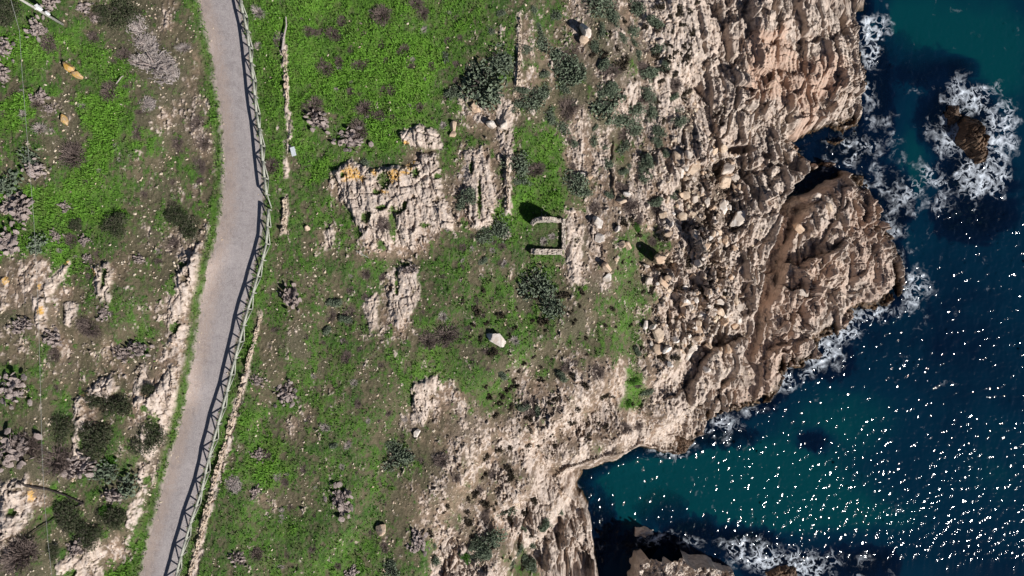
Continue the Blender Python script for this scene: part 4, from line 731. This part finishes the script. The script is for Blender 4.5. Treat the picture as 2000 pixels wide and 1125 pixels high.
PL = {
'pad_shrub': [(945,165,46,'largest grey green shrub mass left of the thin straight wall'),(975,118,30,'grey green shrub above the largest one'),(925,140,18,'small shrub on the upper left rim of the largest shrub mass'),(1058,95,22,'round grey shrub in the stones right of the thin wall'),(1052,62,15,'shrub above the round grey one, grass behind'),(1100,125,30,'spreading shrub under the tall white boulder'),(1112,150,28,'spreading shrub lower in the gully under the white boulder'),(1165,92,15,'narrow shrub right of the tall white boulder'),(1172,62,14,'shrub beside the tall white boulder, right side'),(1165,14,30,'grey green shrub cut by the top edge above the white boulder'),(1195,22,20,'shrub at the top edge right of its larger neighbour'),(1243,10,18,'shrub at the top edge at the border of smooth cream rock'),
 (1190,200,34,'wide shrub mat on the middle of the stony slope'),(1215,228,26,'shrub below the wide mat on the stony slope'),(1178,178,16,'shrub on the upper rim of the wide mat'),(1045,190,24,'shrub between the rock strips above the green patch'),(1022,200,20,'shrub at the lower end of the thin wall'),(1062,178,16,'small shrub right of the rock strips'),(1240,205,20,'shrub near the smooth cream rock, lower one'),(1005,320,26,'speckled shrub on the left border of the green patch'),(1018,350,17,'low speckled shrub beneath it at the green patch border'),(1120,358,27,'shrub on the right border of the green patch'),(1140,372,15,'small shrub by two pale stones at the green patch'),(1098,256,17,'shrub with dark shade at the top of the green patch'),
 (975,440,24,'shrub left of the ruin at the slab foot'),(948,458,20,'low shrub left of the ruin, farther out'),(915,385,18,'grey shrub against the left side of the smooth slab'),(900,395,14,'small shrub between outcrop and smooth slab'),(1045,560,38,'big grey green shrub directly below the ruin'),(1078,588,28,'right lobe shrub joined to the big one below the ruin'),(1025,548,18,'left lobe shrub joined to the big one below the ruin'),(712,322,11,'shrub tucked in the notch of the lichen outcrop'),(775,898,28,'isolated dark shrub on the lower grass edge'),(765,872,14,'dark leafy shrub top on the lower grass edge'),
 (955,1045,28,'wide dark shrub in the lower gully'),(985,1000,22,'dark shrub higher in the lower gully'),(940,1060,18,'shrub on the left of the lower gully'),(765,1112,18,'shrub at the bottom edge in the stony slope'),(845,1092,15,'shrub at the bottom between stones'),(885,182,16,'shrub beside brown twigs at the upper grass border'),(870,112,11,'small silvery shrub with black shade in bright grass'),(1215,75,13,'shrub in the upper gully next to a white stone'),(1320,215,13,'green shrub in the cleft beside the cream rock'),(1325,240,15,'darker shrub lower in the same cleft'),(1240,250,18,'low shrub among ribs under the wide mat'),(1268,222,17,'low shrub patch left of the cleft'),(1085,30,12,'shrub in the grass near the top edge'),(1040,20,10,'tiny shrub in grass near the top edge'),(958,58,9,'tiny shrub in a row at the top grass, left'),(978,26,9,'tiny shrub in a row at the top grass, right')],
'tall_shrub': [(1258,142,20,'tall dark green shrub standing on brown soil near cream rock'),(1028,795,13,'dark shrub with thin shade on the pitted slope'),(1097,732,12,'dark shrub above the pitted slope'),(980,730,11,'dark round shrub at the meadow corner'),(650,590,14,'dark round shrub, upper of two in brown grass'),(672,622,13,'dark round shrub, lower of two in brown grass'),(945,510,10,'small dark shrub left of the big one below the ruin'),(640,645,12,'dull green shrub under the two dark round ones'),(650,870,10,'lone small dark shrub in the lower meadow'),(1260,765,12,'dark shrub in the bright green patch near the cove'),(1245,688,10,'dark shrub on the stony shoulder'),(1050,805,11,'brownish dark shrub right of the pitted slope top')],
'round_bush': [(285,858,36,'large smooth round dark olive bush beside the track at lower left'),(118,838,28,'dark olive bush above pale rock at lower left'),(190,860,36,'brownish olive bush left of the large round one'),(225,1005,27,'dull olive bush with green grass above'),(130,1012,36,'wide grey brown bush crossed by the thin shadow bar'),(175,1045,26,'grey bush right of the wide one near the bottom'),(105,1080,18,'small grey bush near the bottom left'),(14,32,28,'dense dark green bush in the top left corner'),(240,28,34,'wide grey green brush above the dead fronds'),(200,30,20,'brush left of the wide one at the top'),(185,780,18,'dark green bush against the pale ledge'),(230,790,28,'flat grey bush right of the ledge'),(290,760,18,'dull bush above the pale bank of the track'),(145,440,16,'purple green bush in lush grass at left'),(370,450,22,'grey bush at the verge of the track'),(345,425,22,'grey brush with dark shade left of the track'),(225,440,26,'grey brush below the lush meadow')],
'fresh_bush': [(1240,440,13,'bright green bush in a gap right of the white boulders'),(908,1085,16,'bright green bush at the bottom in the stony gully'),(1225,785,12,'bright green patch bush above the cove'),(1240,740,14,'yellow green bush over the cove patch'),(210,905,20,'fresh green bush in the cactus thicket'),(200,1000,14,'small fresh green bush near the shadow bar end'),(280,685,14,'fresh green weed clump near the pale bank')],
'dry_bush': [(745,32,19,'large purple brown twig bush in bright grass near the top'),(825,28,14,'brown twig bush right of the large one near the top'),(810,8,14,'brown twigs at the top edge'),(651,68,14,'brown twig patch on the left of bright grass'),(668,42,10,'small brown twig clump above the left patch'),(700,128,13,'brown twig bush in mid meadow'),(648,66,9,'tiny twig tuft in the left patch'),(600,62,11,'small brown twig clump near the stone strip'),(635,135,15,'brown bush by the strip in mid meadow'),(662,120,10,'grey twig clump between two brown bushes'),(788,98,11,'brown twig clump right of mid meadow'),(800,130,9,'little brown twig clump below its neighbour at right'),(764,178,11,'round brown twig tuft alone in bright grass'),(610,208,19,'brown bush above the left dead cactus'),(712,215,18,'brown bush above the lichen outcrop'),(740,226,11,'brown twig bush lower right of its larger neighbour'),(700,256,20,'brown twig bush beside the right dead cactus'),(818,210,9,'twig tuft above the outcrop'),(685,178,8,'small brown tuft in the middle grass'),
 (215,178,19,'round reddish twig bush left of dead fronds'),(142,305,26,'round lilac grey twig bush on lush grass at left'),(70,205,14,'small reddish brush at the far left'),(95,85,16,'low reddish brush under the pole'),(186,35,12,'dry reddish brush at the top beside cactus'),(182,75,12,'small spiky dry tuft in lush grass'),(1045,332,17,'round brown twig bush inside the green patch'),(530,325,16,'brown brush between fence and stone strip'),(165,580,0,''),(140,470,13,'purple dry brush at left middle'),(175,640,20,'tan brush around the rock knobs'),(500,1085,14,'dry brush near the bottom beside the wall'),(520,890,10,'dry brush in the lower meadow'),(560,760,12,'dry brush behind the lower dead plant'),(1075,5,0,''),(40,1085,34,'wide purple brown dead brush in the bottom left corner'),(110,900,32,'wide lilac dry brush at lower left'),(60,870,26,'dry brush with dark gaps at the left edge'),(340,480,14,'brown brush above the bank'),(240,110,16,'grey dry bush left of dead fronds'),(165,340,0,''),(1195,140,14,'brown dry brush right of the upper gully'),(1255,190,16,'brown dry brush below the tall dark shrub'),(1105,215,20,'brown dry brush above the rock ribs'),(870,655,24,'grey crescent of dry brush in the central meadow'),(835,665,18,'left tail of the grey dry brush crescent'),(545,85,9,'brown twig ball at the foot of the dead branch')],
'dead_cactus': [(100,10,20,'dead lilac cactus clump next to the pole top'),(75,62,21,'dead lilac cactus clump under the pole'),(163,14,16,'dead lilac cactus at the top edge, left of brush'),(190,38,10,'dead lilac cactus just left of the wide brush'),(8,95,20,'dead cactus at the left edge, upper'),(6,150,20,'dead cactus at the left edge, lower'),(82,192,17,'dead grey cactus clump in shaded grass'),(95,215,10,'tail of grey cactus pads below the clump'),(75,335,22,'dead cactus clump under the lilac bush'),(20,398,24,'pale dead cactus heap at the left edge'),(48,418,26,'broad pale dead cactus heap in lush grass'),(20,470,26,'dead cactus heap below the broad one at the left edge'),(110,462,12,'small dead cactus alone in lush grass'),(128,402,12,'dead cactus row piece by the meadow'),(163,470,13,'thin dead cactus with black shade'),(172,505,8,'dead cactus pads under the thin one'),(205,612,14,'grey dead cactus with black shade among rock knobs'),(268,505,13,'dead cactus cross shaped with shade'),(625,240,24,'brown dead cactus sprawled in grass, left of two'),(685,274,24,'pale dead cactus with black hollow, right of two'),
 (570,576,22,'dead plant with white twigs below the fence gap'),(560,768,21,'dead cactus in the left of the lower meadow'),(505,742,14,'small dead cactus beside the low wall'),(508,888,15,'dead cactus in the lower meadow with black shade'),(668,975,27,'large grey dead clump alone in the lower meadow'),(500,958,13,'grey twiggy dead clump right of the low wall'),(468,1092,17,'dead grey clump near the bottom right of the wall'),(40,640,20,'dead cactus pads left of the rock knobs'),(100,655,22,'dead grey cactus heap under the rock knobs'),(275,680,20,'dead grey clump near the bank'),(240,690,16,'dead grey clump left of the one near the bank'),(25,760,30,'dark dead heap at the left edge middle'),(30,880,34,'dark dead heap at the left edge below'),(150,915,34,'dead lilac heap above the thick shadow bar'),(148,1072,20,'dead cactus heap right of the cable end'),(985,455,12,'white dead cactus at the slab foot'),(800,530,14,'white dead twig clump on the pale outcrop'),(690,1118,14,'dead clump at the bottom edge of the meadow'),(225,970,18,'dead pads among green cactus'),(820,1055,22,'grey dead mat on the stony slope')],
'green_cactus': [(245,945,26,'green cactus thicket beside the verge'),(215,920,22,'green cactus thicket left part'),(190,925,16,'sparse cactus at the thicket end'),(75,480,20,'green cactus with pale pads at the left'),(20,350,26,'dark olive cactus clump at the left edge'),(60,310,20,'olive cactus clump above dead pads')],
'dead_frond_heap': [(272,62,26,'bleached heap of dead fronds, topmost'),(285,92,22,'bleached dead fronds in the middle of the heap'),(300,130,36,'largest bleached dead frond heap left of the track'),(270,125,24,'left side of the largest dead frond heap'),(330,140,22,'right fringe of the dead frond heap'),(285,205,16,'small bleached frond heap below the large ones'),(542,78,12,'pale dead fronds at the branch on the stone strip'),(455,945,16,'pale spiky dead plant touching the low wall')],
'silver_bush': [(1062,472,9,'grey weed patch inside the ruin, left'),(1078,462,8,'grey weed patch inside the ruin, right'),(360,95,14,'silvery spiky bush at the right tip of the dead fronds'),(78,252,13,'silvery spiky bush at the left near orange stone'),(45,225,10,'pale green silvery bush at the far left'),(505,25,14,'pale silvery weed beside the upper fence'),(505,90,9,'pale silvery weed lower beside the upper fence'),(865,245,8,'pale silvery bush by the outcrop top'),(865,618,10,'star shaped white weed in the central meadow'),(635,835,10,'star shaped pale weed in the lower meadow'),(1005,665,10,'pale weed right of the lone white boulder'),(668,912,7,'white weed in the lower meadow')]}
for kd, lst in PL.items():
    for (a, b, r, lab) in lst:
        if r > 0: plant(kd, a, b, r, lab)
for (a, b) in scatter(75, [(1040,40,1320,300),(1080,60,1300,290),(1150,180,1340,330),(1180,300,1330,420),(1000,60,1120,260),(1000,1000,1100,1120),(820,1040,960,1125)], lambda x, y: fld(rug, x, y) < .7 and fld(bright, x, y) < .8, 15):
    plant(random.choice(['pad_shrub', 'pad_shrub', 'tall_shrub']), a, b, random.choice([7, 9, 11, 13, 16]), 'small grey green shrub growing among the stones of the upper slope', (1, 1, 1), 'small grey green shrubs on the stony slope')
for (a, b) in scatter(60, [(1100,60,1330,330),(1150,280,1330,480),(840,850,1000,1100),(1000,700,1250,860),(640,420,760,700),(0,560,330,760),(180,180,400,460)], lambda x, y: fld(rug, x, y) < .7 and fld(bright, x, y) < .6 and fld(dr, x, y) < -20, 16):
    plant('dry_bush', a, b, random.choice([7, 9, 12, 15]), 'low brown brush spreading over stony ground', (1, 1, .7), 'low brown brush on stony ground')
for (a, b) in scatter(170, [(520,480,1000,1120),(520,600,860,1120),(560,20,900,240),(860,300,1000,720),(0,100,380,560)], lambda x, y: fld(green, x, y) > .15 and fld(dr, x, y) < -25, 19):
    plant(random.choice(['dry_bush', 'dry_bush', 'silver_bush']), a, b, random.choice([4, 5, 6, 8]), 'tiny dull brush tuft growing in the turf', (1, 1, .7), 'tiny brush tufts dotting the turf')
# small dark cushions on the pale slope: nothing tells them apart
TM = [rm('cushion_shrub', leaves(240, 300+i, .34, .13, .6, lumps=3)) for i in range(4)]
for me_ in TM: me_.materials.append(M_TUFT)
cz = [(930,720,1250,900),(860,850,1080,1000),(1150,0,1310,260),(1100,560,1300,700),(830,960,1050,1120),(1260,500,1420,720),(1180,420,1300,560),(900,560,1100,720),(1280,0,1360,200),(940,720,1200,900)]
for (a, b) in scatter(270, cz, lambda x, y: fld(DC, x, y) > 25, 8):
    x, y, z = P(a, b); o = bpy.data.objects.new('cushion_shrub', random.choice(TM)); COL.objects.link(o); s = random.choice([.25, .3, .38, .45, .58, .75]); o.location = (x, y, z-.02); o.scale = (s, s, s); o.rotation_euler = (0, 0, random.uniform(0, 6.28))
    tag(o, 'small dark round cushion shrub on the pale rocky slope', 'shrub', 'dark cushion shrubs dotting the rocky slope')

# ------------------------------------------------------------------ rocks standing in the sea
def sea_rock(poly, tops, label, mat, rug_=1.0, seed=0, base=-19.6, steep=2.2):
    P_ = np.array(poly, float); cx, cy = P_.mean(0); z0 = -17.0
    x0, y1, _ = W(P_[:, 0].min()-12, P_[:, 1].min()-12, z0); x1, y0, _ = W(P_[:, 0].max()+12, P_[:, 1].max()+12, z0)
    gx = np.arange(x0, x1, .1); gy = np.arange(y0, y1, .1); x, y = np.meshgrid(gx, gy); x = x.astype(F); y = y.astype(F)
    mz = idw(x, y, tops); px, py = topx(x, y, mz); d = sdist(px+7*fbm(x*.6, y*.6, 3, seed), py+7*fbm(x*.6, y*.6, 3, seed+5), poly)*K*92
    f1, _ = facets(x*.7+seed, y*.6, 1, .9); f2, _ = facets(x*1.9, y*1.5+seed, 2, 1.0); f3, _ = facets(x*4.5, y*4+seed, 4, 1.0)
    z = np.minimum(mz, base+.4+np.maximum(d, 0)*steep+1.2)+rug_*(.5*f1+.28*f2+.1*f3); z = np.where(d > 0, z, np.maximum(base, z+d*3))
    o = obj('sea_rock', raw_mesh('sea_rock', np.stack([x-x.mean(), y-y.mean(), z-SEA], -1).reshape(-1, 3), grid_faces(len(gx), len(gy)), False), mat); o.location = (float(x.mean()), float(y.mean()), SEA)
    # drop faces lying on the flat base, keep the rock body closed under water
    tag(o, label, 'rock', 'rocks standing in the sea'); return o
sea_rock([(1885,232),(1900,222),(1930,228),(1938,245),(1945,275),(1932,312),(1915,316),(1900,290),(1885,270)], [(1915,228,-15.6),(1915,260,-15.6),(1920,300,-16.6),(1895,250,-16.2)], 'brown craggy rock ringed by white surf at the right', M_SROCK, 1.5, 3)
sea_rock([(1853,225),(1862,200),(1882,200),(1884,225),(1872,240),(1858,240)], [(1865,215,-17.2),(1875,230,-17.3)], 'low wet brown rock left of the craggy one in surf', M_SROCK, .5, 9, steep=1.2)
sea_rock([(1246,1033),(1262,1031),(1280,1038),(1282,1050),(1264,1056),(1247,1052)], [(1250,1042,-17.0),(1270,1045,-17.3)], 'small pale flat rock at the cove mouth', M_GREYROCK, .3, 15, steep=1.5)
sea_rock([(1248,1096),(1275,1088),(1300,1094),(1340,1092),(1365,1104),(1400,1108),(1440,1118),(1452,1180),(1450,1500),(1200,1500),(1230,1200)], [(1260,1100,-14.4),(1300,1110,-13.6),(1350,1112,-14.2),(1430,1125,-16.2),(1250,1200,-13.5),(1300,1180,-12.6),(1400,1200,-13.0),(1330,1165,-13.0),(1350,1350,-11),(1420,1400,-11)], 'tall pale sea rock at the bottom edge casting a black shadow', M_GREYROCK, 1.7, 21, steep=11)
sea_rock([(1500,1118),(1540,1106),(1560,1110),(1565,1135),(1500,1140)], [(1530,1120,-17.3)], 'low brown rock awash in foam at the bottom edge', M_SROCK, .5, 27, steep=1)
sea_rock([(1300,846),(1325,842),(1352,852),(1362,868),(1345,884),(1318,892),(1302,878)], [(1330,862,-16.6),(1315,882,-17.0)], 'jagged brown rock at the cliff foot in the cove', M_SROCK, .7, 33)
